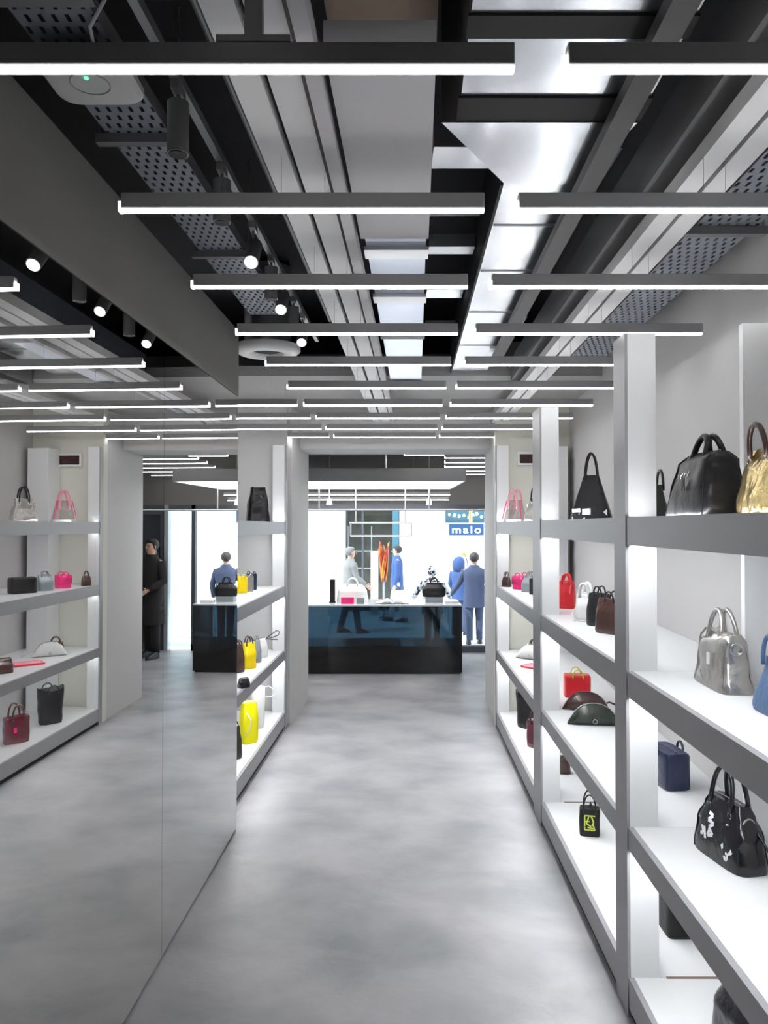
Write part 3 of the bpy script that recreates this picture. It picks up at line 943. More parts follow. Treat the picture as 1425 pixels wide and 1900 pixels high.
strokes(bm, [(-.045, .155, -.020, .15), (-.020, .15, -.042, .13), (-.042, .13, -.010, .125), (-.010, .125, -.035, .105), (-.035, .105, -.012, .085), (-.012, .085, -.040, .075), (-.04, .075, -.03, .10),
             (.06, .15, .075, .05), (.045, .075, .07, .03), (.07, .03, .098, .07), (.045, .075, .098, .07),
             (-.075, .10, -.062, .075), (-.062, .075, -.08, .07), (-.11, .15, -.10, .12), (-.06, .10, -.05, .06)], .0125, -.07)
o = obj('painted_mark', bm, M['print'], t, label='white graffiti strokes'); wrap(o, b)
bm = bmesh.new()
strokes(bm, [(-.098, .165, -.098, .125), (-.088, .165, -.088, .122), (-.093, .17, -.093, .12)], .008, -.07)
o = obj('painted_patch', bm, M['greyl'], t, label='grey printed patch'); wrap(o, b)
bag('box_bag', 'handbag', 'dark boxy bag behind the nearest post on the base shelf', 1.30, 3.48, S0, RW,
    .24, .14, .19, M['blackm'], BOXY, None, .002, 1, e=8, clasp=True)
t, b = bag('handbag', 'handbag', 'glossy black handbag cut by the bottom edge on the base shelf', 1.235, 2.66, S0, -PI / 2 + .1,
    .27, .15, .22, M['blackp'], [(0, 1, 1), (.5, .95, .9), (.85, .75, .6), (1, .5, .3)], (.045, .07, .008, .01), .006, 12, rings=True, hm=M['dkgreen'])

# --- middle bay
t, b = bag('tote_bag', 'handbag', 'tall black tote with pointed handles and white printed blocks on the top shelf', 1.155, 4.28, S1, -0.35,
    .235, .13, .25, M['black'], [(0, 1, 1), (1, .36, .3)], (.034, .125, .006, .004, 1.1), .003, 13, e=5, zipper=True)
bm = bmesh.new()
strokes(bm, [(-.098, .055, -.055, .058), (-.045, .055, .0, .058), (-.10, .044, -.06, .044), (-.045, .044, .0, .044), (.075, .055, .095, .035), (-.10, .012, -.03, .006)], .022, -.07)
o = obj('painted_mark', bm, M['print'], t, label='white printed blocks'); wrap(o, b)
bag('handbag', 'handbag', 'bright red tall handbag farthest in the row on the second shelf', 1.285, 5.42, S2, -0.5, .12, .10, .19, M['red'], SOFT, (.028, .05, .007, .01), .006, 14, tagc=M['red'])
bag('handbag', 'handbag', 'white handbag with twin top lobes in the row on the second shelf', 1.235, 4.72, S2, -0.6, .12, .09, .165, M['whitel'], SOFT, (.03, .06, .010, .015), .006, 15,
    strap=[(-.06, 0, .08), (-.08, -.03, .03), (-.05, -.07, .006), (.02, -.08, .006), (.08, -.07, .006)], hm=M['whitel'])
bag('handbag', 'handbag', 'navy and black handbag between the white and the brown one', 1.245, 4.45, S2, -1.0, .17, .075, .19, M['black'], SOFT, (.03, .04, .005, .006), .005, 16)
bag('handbag', 'handbag', 'dark brown handbag next to the nearest post on the second shelf of the middle bay', 1.225, 4.15, S2, -1.0, .20, .085, .185, M['brownl'], SOFT, (.03, .04, .005, .006), .006, 17, hm=M['black'])
bag('box_bag', 'handbag', 'glossy red box bag on the third shelf behind the crescent bags', 1.355, 5.42, S3, -0.1, .18, .11, .155, M['red'], BOXY, (.035, .04, .004), .002, 18, e=7, hm=M['lime'])
def crescent(x, y, z, rot, w, d, h, m, label, seed):
    t = empty('crescent_bag', label, 'handbag', (x, y, z + .0005), rot, ROWR)
    bm = bmesh.new()
    n = 24
    rings = []
    for i in range(n + 1):
        u = -1 + 2 * i / n
        hh = h * max(0.05, (1 - abs(u) ** 2.4)) ** 0.8
        dd = d / 2 * max(0.10, (1 - abs(u) ** 3)) ** 0.6
        ring = []
        for k in range(16):
            a = 2 * PI * k / 16
            yy = dd * math.cos(a)
            zz = hh / 2 + hh / 2 * math.sin(a)
            v = Vector((u * w / 2, yy * (1 - .35 * zz / h), zz))
            v += noise.noise_vector(v * 12 + Vector((seed, 0, 0))) * .003
            v.z = max(0, v.z)
            ring.append(bm.verts.new(v))
        rings.append(ring)
    for i in range(n):
        for k in range(16): bm.faces.new((rings[i][k], rings[i][(k + 1) % 16], rings[i + 1][(k + 1) % 16], rings[i + 1][k]))
    bm.faces.new(rings[0][::-1]); bm.faces.new(rings[-1])
    obj('body', bm, m, t, smooth=60)
    bm = bmesh.new()
    tube(bm, [(w / 2 * u, -0.004, h * max(.05, (1 - abs(u) ** 2.4)) ** .8 + .003) for u in [-.9 + .1 * i for i in range(19)]], .003, 6)
    obj('zipper', bm, M['chrome'], t)
    bm = bmesh.new()
    tube(bm, [(w * .42, 0, h * .4), (w * .5, .01, h * .45), (w * .62, .03, h * .3), (w * .78, .05, .01)], .006, 8)
    obj('shoulder_strap', bm, m, t)
    bm = bmesh.new(); torus(bm, (0, -d / 2 - .002, h * .25), .012, .003, 'Y', 14)
    obj('emblem', bm, M['chrome'], t)
    return t
crescent(1.315, 5.03, S3, -0.15, .30, .10, .115, M['brownl'], 'brown crescent shaped bag lying behind the dark green one', 3)
crescent(1.265, 4.66, S3, -0.12, .31, .11, .125, M['dkgreen'], 'dark green crescent shaped bag lying in front of the brown one', 7)
bag('handbag', 'handbag', 'small round brown bag on the base shelf of the middle bay', 1.285, 5.62, S0, -0.2, .14, .09, .12, M['brownl'], SOFT, (.025, .03, .004), .004, 20)
t, b = bag('handbag', 'handbag', 'small black bag with lime green letters on the base shelf', 1.195, 4.50, S0, -0.25, .115, .085, .155, M['blackm'], BOXY, (.035, .085, .0045), .004, 21, e=5,
    strap=[(.0, 0, .155), (.005, -.02, .19), (.02, -.045, .15), (.03, -.05, .13)], hm=M['blackm'])
bm = bmesh.new()
strokes(bm, [(-.03, .12, .03, .12), (-.028, .12, -.028, .04), (-.005, .115, -.018, .075), (-.018, .075, .008, .06), (.008, .12, .022, .085), (.022, .085, .012, .065), (-.03, .085, .0, .088), (-.03, .04, .028, .04), (.028, .04, .018, .075), (-.012, .055, .02, .05)], .008, -.05)
o = obj('painted_mark', bm, M['lime'], t, label='lime green letters'); wrap(o, b)

# --- far bay on the right (also seen in the mirror)
t = empty('tote_bag', 'clear vinyl tote with pink handles on the top shelf of the far bay', 'handbag', (1.17, 6.86, S1 + .0005), -0.75, ROWR)
obj('body', body_mesh(.20, .12, .20, TRAP, 4, .002, 2), M['clear'], t, smooth=50)
for sgn in (-1, 1):
    obj('handle', tube(bmesh.new(), arc(-.045, .045, sgn * .04, .12, .17), .009, 8), M['ltpink'], t, smooth=True)
obj('base_panel', body_mesh(.205, .125, .03, BOXY, 4, 0, 2), M['whitel'], t, smooth=50)
bm = bmesh.new()
for sx in (-1, 1): tube(bm, [(sx * .098, -.055, .03), (sx * .085, -.045, .11), (sx * .066, -.03, .198)], .004, 6)
obj('piping', bm, M['pink'], t)
bag('handbag', 'handbag', 'silver and black patterned handbag on the top shelf of the far bay', 1.27, 6.36, S1, -0.75, .22, .12, .20, M['silverl'], TRAP, (.04, .10, .007), .012, 23, rings=True, hm=M['black'])
bag('box_bag', 'handbag', 'hot pink box bag on the second shelf of the far bay', 1.25, 7.02, S2, -0.8, .13, .11, .12, M['pink'], BOXY, (.03, .03, .005), .003, 24, e=6, flap=True)
bag('box_bag', 'handbag', 'steel grey peaked bag beside the hot pink one', 1.28, 6.74, S2, -0.8, .13, .12, .14, M['greyl'], [(0, 1, 1), (.5, 1, .95), (1, .9, .2)], (.03, .035, .005), .003, 25, e=5)
bag('box_bag', 'handbag', 'black boxy bag without handle on the second shelf of the far bay', 1.33, 6.46, S2, -0.9, .22, .12, .135, M['blackm'], BOXY, None, .002, 26, e=6)
bag('handbag', 'handbag', 'tiny dark red bag next to the end post on the second shelf', 1.16, 7.30, S2, -0.8, .09, .06, .09, M['brownl'], SOFT, (.02, .05, .004), .002, 27)
crescent(1.33, 6.93, S3, -0.6, .30, .13, .13, M['whitel'], 'white dome shaped bag on the third shelf of the far bay', 11)
bag('handbag', 'handbag', 'brown bag with dark strap behind the white dome shaped bag', 1.40, 7.18, S3, -0.6, .15, .08, .09, M['brownl'], SOFT, (.04, .05, .006), .004, 28)
t = empty('flat_pouch', 'flat white pouch with red border lying on the third shelf of the far bay', 'pouch', (1.30, 6.50, S3 + .0005), -0.75, ROWR)
obj('pouch_body', bbox(-.12, .12, -.08, .08, 0, .016, .006), M['ltpink'], t)
bm = bmesh.new(); tube(bm, [(-.12, -.08, .012), (.12, -.08, .012), (.12, .08, .012), (-.12, .08, .012), (-.12, -.08, .012)], .006, 6)
obj('border', bm, M['red'], t)
bag('handbag', 'handbag', 'small brown barrel bag at the near end of the third shelf, far bay', 1.30, 6.12, S3, -0.75, .16, .10, .12, M['brownl'], SOFT, None, .004, 29)
bag('tote_bag', 'handbag', 'dark red patent tote with curved handle on the base shelf of the far bay', 1.25, 6.24, S0, -0.85, .20, .10, .215, M['dkred'], BOXY, (.045, .10, .008), .005, 30, e=4, zipper=True, hm=M['brownl'], tagc=M['pink'])
t, b = bag('bucket_bag', 'handbag', 'tall black bucket bag with open top on the base shelf of the far bay', 1.28, 6.86, S0, -0.85, .23, .14, .30, M['black'], BUCKET, (.05, .05, .006), .006, 31, e=3, wings=.03)

# --- left bay
bag('tote_bag', 'handbag', 'tall black upright bag on the top shelf left of the aisle', -1.085, 6.62, S1, 0.35, .20, .12, .30, M['blackp'], [(0, 1, 1), (.4, .92, .9), (1, .62, .5)], None, .006, 32, group=ROWL, e=5, wings=.02)
bag('box_bag', 'handbag', 'yellow small bag next to the mirror on the second shelf', -1.235, 6.62, S2, 0.7, .10, .10, .14, M['yellow2'], BOXY, (.02, .02, .004), .002, 33, group=ROWL, e=5)
bag('box_bag', 'handbag', 'silver blue small bag between the yellow and the black one on the left', -1.20, 6.80, S2, 0.7, .07, .10, .135, M['silverl'], BOXY, (.015, .02, .004), .002, 34, group=ROWL, e=5)
bag('box_bag', 'handbag', 'small black bag at the far end of the left second shelf row', -1.20, 6.97, S2, 0.7, .07, .10, .145, M['navy'], BOXY, (.015, .02, .004), .002, 35, group=ROWL, e=5)
bag('handbag', 'handbag', 'dark brown handbag against the mirror edge on the left third shelf', -1.20, 6.33, S3, 0.8, .10, .10, .22, M['brownl'], SOFT, (.03, .04, .005), .004, 36, group=ROWL)
bag('handbag', 'handbag', 'yellow handbag with knotted handle on the left third shelf', -1.14, 6.50, S3, 0.7, .12, .10, .215, M['yellow2'], SOFT, (.03, .05, .006), .006, 37, group=ROWL, hm=M['brownl'])
bag('handbag', 'handbag', 'grey slim handbag behind the yellow one on the left third shelf', -1.12, 6.78, S3, 0.7, .07, .09, .20, M['greyl'], SOFT, (.015, .03, .004), .004, 38, group=ROWL)
bag('handbag', 'handbag', 'white handbag with thin looping strap on the left third shelf', -1.12, 7.04, S3, 0.6, .11, .09, .17, M['whitel'], SOFT, None, .004, 39, group=ROWL,
    strap=[(.03, -.02, .16), (.08, -.03, .20), (.14, -.03, .235), (.17, -.03, .22), (.155, -.03, .19), (.10, -.03, .175), (.04, -.02, .165), (.1, -.03, .155), (.15, -.03, .15)], hm=M['brownl'])
bag('handbag', 'handbag', 'black rounded purse by the mirror at the front of the left third shelf', -1.04, 5.72, S3, 0.7, .09, .07, .07, M['blackp'], SOFT, None, .003, 40, group=ROWL, feet=False)
t, b = bag('bucket_bag', 'handbag', 'neon yellow tall tote on the left base shelf', -1.12, 6.40, S0, 0.75, .15, .12, .33, M['yellow'], [(0, .85, .9), (.1, .95, 1), (.6, 1, 1), (1, .8, .8)], None, .005, 41, group=ROWL,
    strap=[(-.06, -.06, .26), (-.03, -.075, .2), (-.04, -.075, .12), (-.07, -.06, .08)], hm=M['whitel'])
bag('bucket_bag', 'handbag', 'white tall tote with one looping handle on the left base shelf', -1.13, 6.86, S0, 0.6, .14, .11, .36, M['whitel'], BUCKET, None, .004, 42, group=ROWL,
    strap=[(.05, -.02, .35), (.10, -.03, .36), (.155, -.03, .32), (.165, -.03, .28), (.12, -.03, .26), (.06, -.02, .265)], hm=M['whitel'])
bag('handbag', 'handbag', 'dark olive handbag against the mirror edge on the left base shelf', -1.155, 5.95, S0, 0.8, .12, .09, .24, M['dkgreen'], SOFT, (.03, .05, .005), .004, 43, group=ROWL)

# ------------------------------------------------------------ counter and front room
CY0, CY1, CX0, CX1, CH = 10.12, 10.92, -1.75, 1.025, 0.908
t = empty('counter', 'dark blue tinted glass sales counter with pale top in the front room', 'counter', ((CX0 + CX1) / 2, (CY0 + CY1) / 2, 0))
hw, hd = (CX1 - CX0) / 2, (CY1 - CY0) / 2
obj('plinth', bbox(-hw + .02, hw - .02, -hd + .02, hd - .02, 0.0, 0.36), M['cdark'], t)
bm = bmesh.new()
box(bm, -hw, hw, -hd, -hd + .008, 0.02, CH - .022)
obj('front_glass', bm, M['cglass'], t)
bm = bmesh.new()
box(bm, hw - .008, hw, -hd + .0085, hd - .0085, 0.02, CH - .022)
obj('side_glass', bm, M['cglass'], t)
bm = bmesh.new()
box(bm, -hw, -hw + .008, -hd + .0085, hd - .0085, 0.02, CH - .022)
obj('side_glass', bm, M['cglass'], t)
bm = bmesh.new()
for sx in (-hw + .012, hw - .03):
    for sy in (-hd + .012, hd - .03): box(bm, sx, sx + .018, sy, sy + .018, 0.361, CH - .022)
obj('corner_post', bm, M['cdark'], t)
obj('counter_top', bbox(-hw, hw, -hd, hd, CH - .0215, CH, .003), M['ctop'], t)

# big light box
t = empty('light_box', 'large rectangular hanging light box above the counter', 'ceiling light', (-0.3, 10.2, 2.48))
x0, x1, y0, y1 = -1.9 + .3, 0.985 + .3, 9.2 - 10.2, 11.25 - 10.2
bm = bmesh.new()
box(bm, x0, x1, y0, y0 + .02, 0, .155); box(bm, x0, x1, y1 - .02, y1, 0, .155)
box(bm, x0, x0 + .02, y0 + .02, y1 - .02, 0, .155); box(bm, x1 - .02, x1, y0 + .02, y1 - .02, 0, .155)
box(bm, x0 + .02, x1 - .02, y0 + .02, y1 - .02, .12, .15)
obj('casing', bm, M['beam'], t)
obj('diffuser', bbox(x0 + .021, x1 - .021, y0 + .021, y1 - .021, .004, .02), M['box'], t)
for xx in (0.32, -1.2):
    obj('hanging_rod', tube(bmesh.new(), [(xx, -.98, .155), (xx, -.98, .53)], .012, 8), M['steel'], t)
for i, (y, z) in enumerate(((11.42, 2.40), (11.62, 2.33))):
    light_bar(-1.9, 0.98, y, z, ['long light strip before the shop window head, nearer one', 'long light strip right at the shop window head'][i], 'front room light bars', wires=(-.9, .9), top=3.02)

# hanging rails
def rail_frame(label, y, x0, x1, z, ztop, rods, drop=None, r=0.012, xbox=0.985, zbox=2.48):
    t = empty('clothes_rail', label, 'clothes rail', (0, y, z), 0, 'steel clothes rails')
    obj('rail_bar', tube(bmesh.new(), [(x0, 0, 0), (x1, 0, 0)], r, 10), M['steel'], t)
    for x in rods:
        obj('hanging_rod', tube(bmesh.new(), [(x, 0, r * .5), (x, 0, (zbox if x < xbox else ztop) - z)], r * .8, 8), M['steel'], t)
    if drop:
        obj('lower_bar', tube(bmesh.new(), [(x0 + .02, 0, -drop), (x1, 0, -drop)], r, 10), M['steel'], t)
        for x in (x0 + .02, x1): obj('side_bar', tube(bmesh.new(), [(x, 0, 0), (x, 0, -drop)], r * .9, 8), M['steel'], t)
rail_frame('long steel clothes rail hanging across the front room', 9.7, -1.9, 2.6, at(700, 946, 9.7).z, 3.02, (at(592, 900, 9.7).x, at(797, 900, 9.7).x, 2.2, -1.6))
rail_frame('short double steel rail hanging below the long one', 11.05, at(648, 970, 11.05).x, at(763, 970, 11.05).x, at(700, 970, 11.05).z, 3.02, (at(660, 970, 11.05).x, at(752, 970, 11.05).x), drop=.19)
bm = bmesh.new()
cyl(bm, (0, 0), .035, -.02, .02, 16)
for i, px in enumerate((611, 796)):
    p = at(px, 932, 10.9)
    t = empty('ceiling_spot', 'small white spot hanging over the counter, %s one' % ('left' if i == 0 else 'right'), 'spotlight', p, 0, 'small white spots over the counter')
    b2 = bmesh.new(); cyl(b2, (0, 0), .045, -.03, .05, 16, .03); obj('lamp_body', b2, M['plastic'], t, smooth=40)
    b2 = bmesh.new(); cyl(b2, (0, 0), .008, .0505, 3.02 - p.z, 8); obj('stem', b2, M['plastic'], t)
    b2 = bmesh.new(); cyl(b2, (0, 0), .036, -.034, -.031, 16); obj('lens', b2, M['spotl'], t)
bm.free()

# things on the counter
CG = 'things on the counter'
def onc(px, y): return at(px, 1100, y).x
t, b = bag('handbag', 'handbag', 'white handbag with top handles on the counter', onc(654, 10.5), 10.5, CH, 0.0, .42, .18, .24, M['whitel'],
    [(0, 1, 1), (.1, 1.02, 1), (.6, .95, .9), (.85, .8, .6), (1, .6, .3)], (.07, .08, .01, .01), .005, 50, group=CG, rings=True)
t, b = bag('handbag', 'handbag', 'black leather handbag on a grey stand on the counter', onc(805, 10.5), 10.5, CH + .071, 0.0, .32, .16, .19, M['black'],
    [(0, .9, 1), (.1, 1.0, 1), (.5, 1.0, .9), (1, .62, .3)], (.05, .07, .009, .01), .006, 51, group=CG, rings=True)
o = obj('display_stand', bbox(-.12, .12, -.09, .09, 0, .07, .003), M['greyl'], loc=(onc(805, 10.5), 10.5, CH + .0005)); tag(o, 'grey display stand under the black handbag', 'display stand')
t = empty('gift_box', 'small bright red box in front of the white handbag', 'box', (onc(645, 10.3), 10.3, CH + .0005), 0, CG)
obj('box_body', bbox(-.085, .085, -.05, .05, 0, .075, .004), M['pink'], t)
obj('box_lid', bbox(-.088, .088, -.053, .053, .0755, .092, .004), M['ltpink'], t)
o = obj('card_box', bbox(-.05, .05, -.05, .05, 0, .075, .003), M['greyl'], loc=(onc(669, 10.3), 10.3, CH + .0005)); tag(o, 'small grey box next to the bright red one', 'box')
t = empty('card_terminal', 'slim dark upright device at the left of the counter', 'device', (onc(617, 10.45), 10.45, CH + .0005))
obj('device_body', bbox(-.035, .035, -.05, .05, .012, .31, .01), M['blackm'], t)
obj('device_foot', bbox(-.045, .045, -.07, .07, 0, .0115, .003), M['blackm'], t)
t = empty('open_magazine', 'open magazine lying on the counter left of the black handbag', 'magazine', (onc(728, 10.35), 10.35, CH + .0005))
for sgn in (-1, 1):
    bm = bmesh.new()
    prev = None
    cols = []
    for k in range(9):
        u = k / 8
        x = sgn * (.005 + .21 * u); z = .012 + .035 * math.sin(PI * min(1, u * 1.3)) * (1 - u) * 1.6
        cols.append([bm.verts.new((x, -.13, z)), bm.verts.new((x, .13, z))])
    for k in range(8): bm.faces.new((cols[k][0], cols[k + 1][0], cols[k + 1][1], cols[k][1]))
    o = obj('page', bm, M['paper'], t, smooth=True); md = o.modifiers.new('s', 'SOLIDIFY'); md.thickness = .010; md.offset = -1
obj('cover', bbox(-.22, .22, -.135, .135, 0, .0015), M['greyl'], t)
o = obj('jewellery_tray', bbox(-.09, .09, -.07, .07, 0, .03, .006), M['plastic'], loc=(onc(838, 10.4), 10.4, CH + .0005)); tag(o, 'small pale tray at the right end of the counter', 'tray')

# ------------------------------------------------------------ street
GZ = -0.17
struct('ground_street', bbox(-9, 9, 11.985, 22, GZ - .1, GZ), M['pave'])
FA = 19.0
bm = bmesh.new()
# facade with two openings
wx0, wx1 = at(641, 1000, FA).x, at(741, 1000, FA).x
wz1 = at(700, 937, FA).z
sx0, sx1 = at(826, 1000, FA).x, at(935, 1000, FA).x
cz = at(850, 1000, FA).z
box(bm, -9, wx0, FA, FA + .4, GZ, 7)
box(bm, wx1, sx0, FA, FA + .4, GZ, 7)
box(bm, wx0, wx1, FA, FA + .4, wz1, 7)
uz0, uz1 = at(850, 970, FA).z, at(850, 925, FA).z
box(bm, sx0, sx1, FA, FA + .4, GZ, uz0)
box(bm, sx0, sx1, FA, FA + .4, uz1, 7)
box(bm, sx1, 9, FA, FA + .4, GZ, 7)
for i in range(9):   # shallow courses
    z = 0.2 + i * 0.42
    box(bm, -9, wx0 - .05, FA - .03, FA - .0005, z, z + .36)
box(bm, wx0 - .1, wx0 - .0, FA - .06, FA - .0305, GZ, wz1 + .1)
fac = struct('wall_facade', bm, M['stone'])
bm = bmesh.new()
box(bm, sx0 - .25, sx1 + .3, FA - .28, FA - .0005, cz - .03, cz + .04)
box(bm, sx0 - .15, sx1 + .3, FA - .18, FA - .0005, cz - .13, cz - .0305)
for x in (sx0 - .1, sx1 + .1): box(bm, x - .07, x + .07, FA - .15, FA - .0005, cz - .34, cz - .1305)
struct('trim_1', bm, M['stone'])
# shop interior behind the display window
bm = bmesh.new()
box(bm, wx0 - .2, wx1 + .2, FA + 1.6, FA + 1.7, GZ, 3.0)
box(bm, wx0 - .3, wx0 - .2, FA + .41, FA + 1.7, GZ, 3.0)
box(bm, wx1 + .2, wx1 + .3, FA + .41, FA + 1.7, GZ, 3.0)
box(bm, wx0 - .3, wx1 + .3, FA + .41, FA + 1.7, 3.0, 3.1)
struct('wall_shop', bm, M['shopdark'])
bm = bmesh.new()
for x in (wx0 + .02, wx0 + .42, wx1 - .06): box(bm, x - .025, x + .025, FA + .1, FA + .16, GZ, wz1)
box(bm, wx0, wx1, FA + .1, FA + .16, wz1 - .07, wz1)
w2 = struct('window_2', bm, M['frame'])
obj('pane', bbox(wx0, wx1, FA + .12, FA + .13, GZ, wz1), M['wglass'], w2)
o = obj('window_pillar', bbox(wx1 - .17, wx1 - .02, FA - .02, FA + .08, GZ, wz1), M['teal']); tag(o, 'teal painted pilaster right of the shop display window across the street', 'pilaster')
# upper dark window with lights and the sign
bm = bmesh.new()
box(bm, sx0, sx1, FA + .5, FA + .6, uz0 - .1, uz1 + .1)
struct('wall_shop_upper', bm, M['teal'])
random.seed(11)
for i in range(16):
    px = 835 + (i % 8) * 8.4 + random.uniform(-2, 2)
    py = 942 + (i // 8) * 14 + random.uniform(-3, 4)
    p = at(px, py, FA + .3)
    bm = bmesh.new(); bmesh.ops.create_icosphere(bm, subdivisions=2, radius=.028 + random.uniform(0, .014))
    for v in bm.verts: v.co.z *= 1.15
    o = obj('light_bulb', bm, M['bulb'], loc=p, smooth=True)
    tag(o, 'small round bulb glowing in the dark window above the blue sign', 'light bulb', 'bulbs in the window above the sign')
o = obj('lamp_column', tube(bmesh.new(), [at(873, 970, FA + .25), at(873, 935, FA + .25)], .05, 12), M['gold']); tag(o, 'amber column in the window above the blue sign', 'column')
sz0, sz1 = at(850, 993, FA).z, at(850, 972.5, FA).z
sgx0, sgx1 = at(833, 980, FA).x, at(897, 980, FA).x
t = empty('shop_sign', 'blue shop sign with white letters across the street', 'sign', ((sgx0 + sgx1) / 2, FA - .06, sz0))
obj('sign_board', bbox(-(sgx1 - sgx0) / 2, (sgx1 - sgx0) / 2, 0, .055, 0, sz1 - sz0), M['signblue'], t)
cu = bpy.data.curves.new('lettering', 'FONT')
cu.body = 'malo'
cu.size = .25
cu.extrude = .006
cu.align_x = 'CENTER'
cu.space_character = 1.25
cu.offset = .004
cu.materials.append(M['signwhite'])
tmp = bpy.data.objects.new('lettering', cu)
me = bpy.data.meshes.new_from_object(tmp)
bpy.data.objects.remove(tmp)
to = bpy.data.objects.new('lettering', me)
COL.objects.link(to)
to.parent = t
to.scale = (1.25, 1, 1)
to.location = (0.0, -.008, .055)
to.rotation_euler = (PI / 2, 0, 0)
# display: pale column and hanging foil in the window
o = obj('display_column', bbox(at(688, 1000, 18.3).x, at(702, 1000, 18.3).x, 18.2, 18.35, GZ, at(700, 1022, 18.3).z, .01), mat('pinkish_column_paint', (.55, .45, .43), .7, var=.05)); tag(o, 'pinkish grey column beside the orange red foil display', 'column')
t = empty('foil_display', 'tall twisted orange and red foil display in front of the shop window', 'display', (at(712, 1000, 17.6).x, 17.6, GZ))
zt, zb = at(712, 1004, 17.6).z - GZ, at(712, 1080, 17.6).z - GZ
for k in range(11):
    bm = bmesh.new()
    a = 2 * PI * k / 11
    pts = []
    for i in range(9):
        u = i / 8
        rr = .05 + .05 * u + (.03 * max(0, u - .65) / .35)
        aa = a + 1.6 * u + .3 * math.sin(k * 2.3)
        pts.append((rr * math.cos(aa), rr * math.sin(aa), zb + (zt - zb) * u * (0.9 + .1 * math.sin(k * 1.7))))
    tube(bm, pts, [.012, .03, .04, .05, .05, .045, .04, .035, .012], 8, flat=.5)
    obj('foil_ribbon', bm, M['foil'], t, smooth=True)
bm = bmesh.new(); cyl(bm, (0, 0), .025, .0, zb + .5, 12); cyl(bm, (0, 0), .12, 0.0, .02, 20)
obj('stand_pole', bm, M['greyl'], t)
# shelves with goods inside the window
t = empty('shop_rack', 'pale rack of goods standing inside the shop display window', 'rack', (at(668, 1000, FA + .9).x, FA + .9, GZ))
for z in (.1, .55, 1.0, 1.45):
    obj('rack_shelf', bbox(-.30, .30, -.15, .15, z, z + .03), M['board'], t)
for x in (-.3, .3): obj('rack_side', bbox(x - .0151, x + .015, -.16, .16, 0, 2.1), M['board'], t)

# ------------------------------------------------------------ people
def skin_mesh(name, verts, edges, radii, m, parent, sub=2, root=0):
    me = bpy.data.meshes.new(name)
    me.from_pydata(verts, edges, [])
    o = bpy.data.objects.new(name, me)
    COL.objects.link(o)
    md = o.modifiers.new('skin', 'SKIN')
    md.use_smooth_shade = True
    for i, v in enumerate(me.skin_vertices[0].data):
        r = radii[i]
        v.radius = r if isinstance(r, tuple) else (r, r)
        v.use_root = (i == root)
    s = o.modifiers.new('sub', 'SUBSURF'); s.levels = sub; s.render_levels = sub
    me.materials.append(m)
    o.parent = parent
    return o
def loft(levels, n=20, e=2.3):
    """levels: (cx, cy, z, rx, ry)"""
    bm = bmesh.new()
    rings = []
    for (cx, cy, z, rx, ry) in levels:
        rings.append([bm.verts.new((cx + x, cy + y, z)) for x, y in rsec(rx, ry, n, e)])
    for i in range(len(rings) - 1):
        for k in range(n): bm.faces.new((rings[i][k], rings[i][(k + 1) % n], rings[i + 1][(k + 1) % n], rings[i + 1][k]))
    bm.faces.new(rings[0][::-1]); bm.faces.new(rings[-1])
    return bm

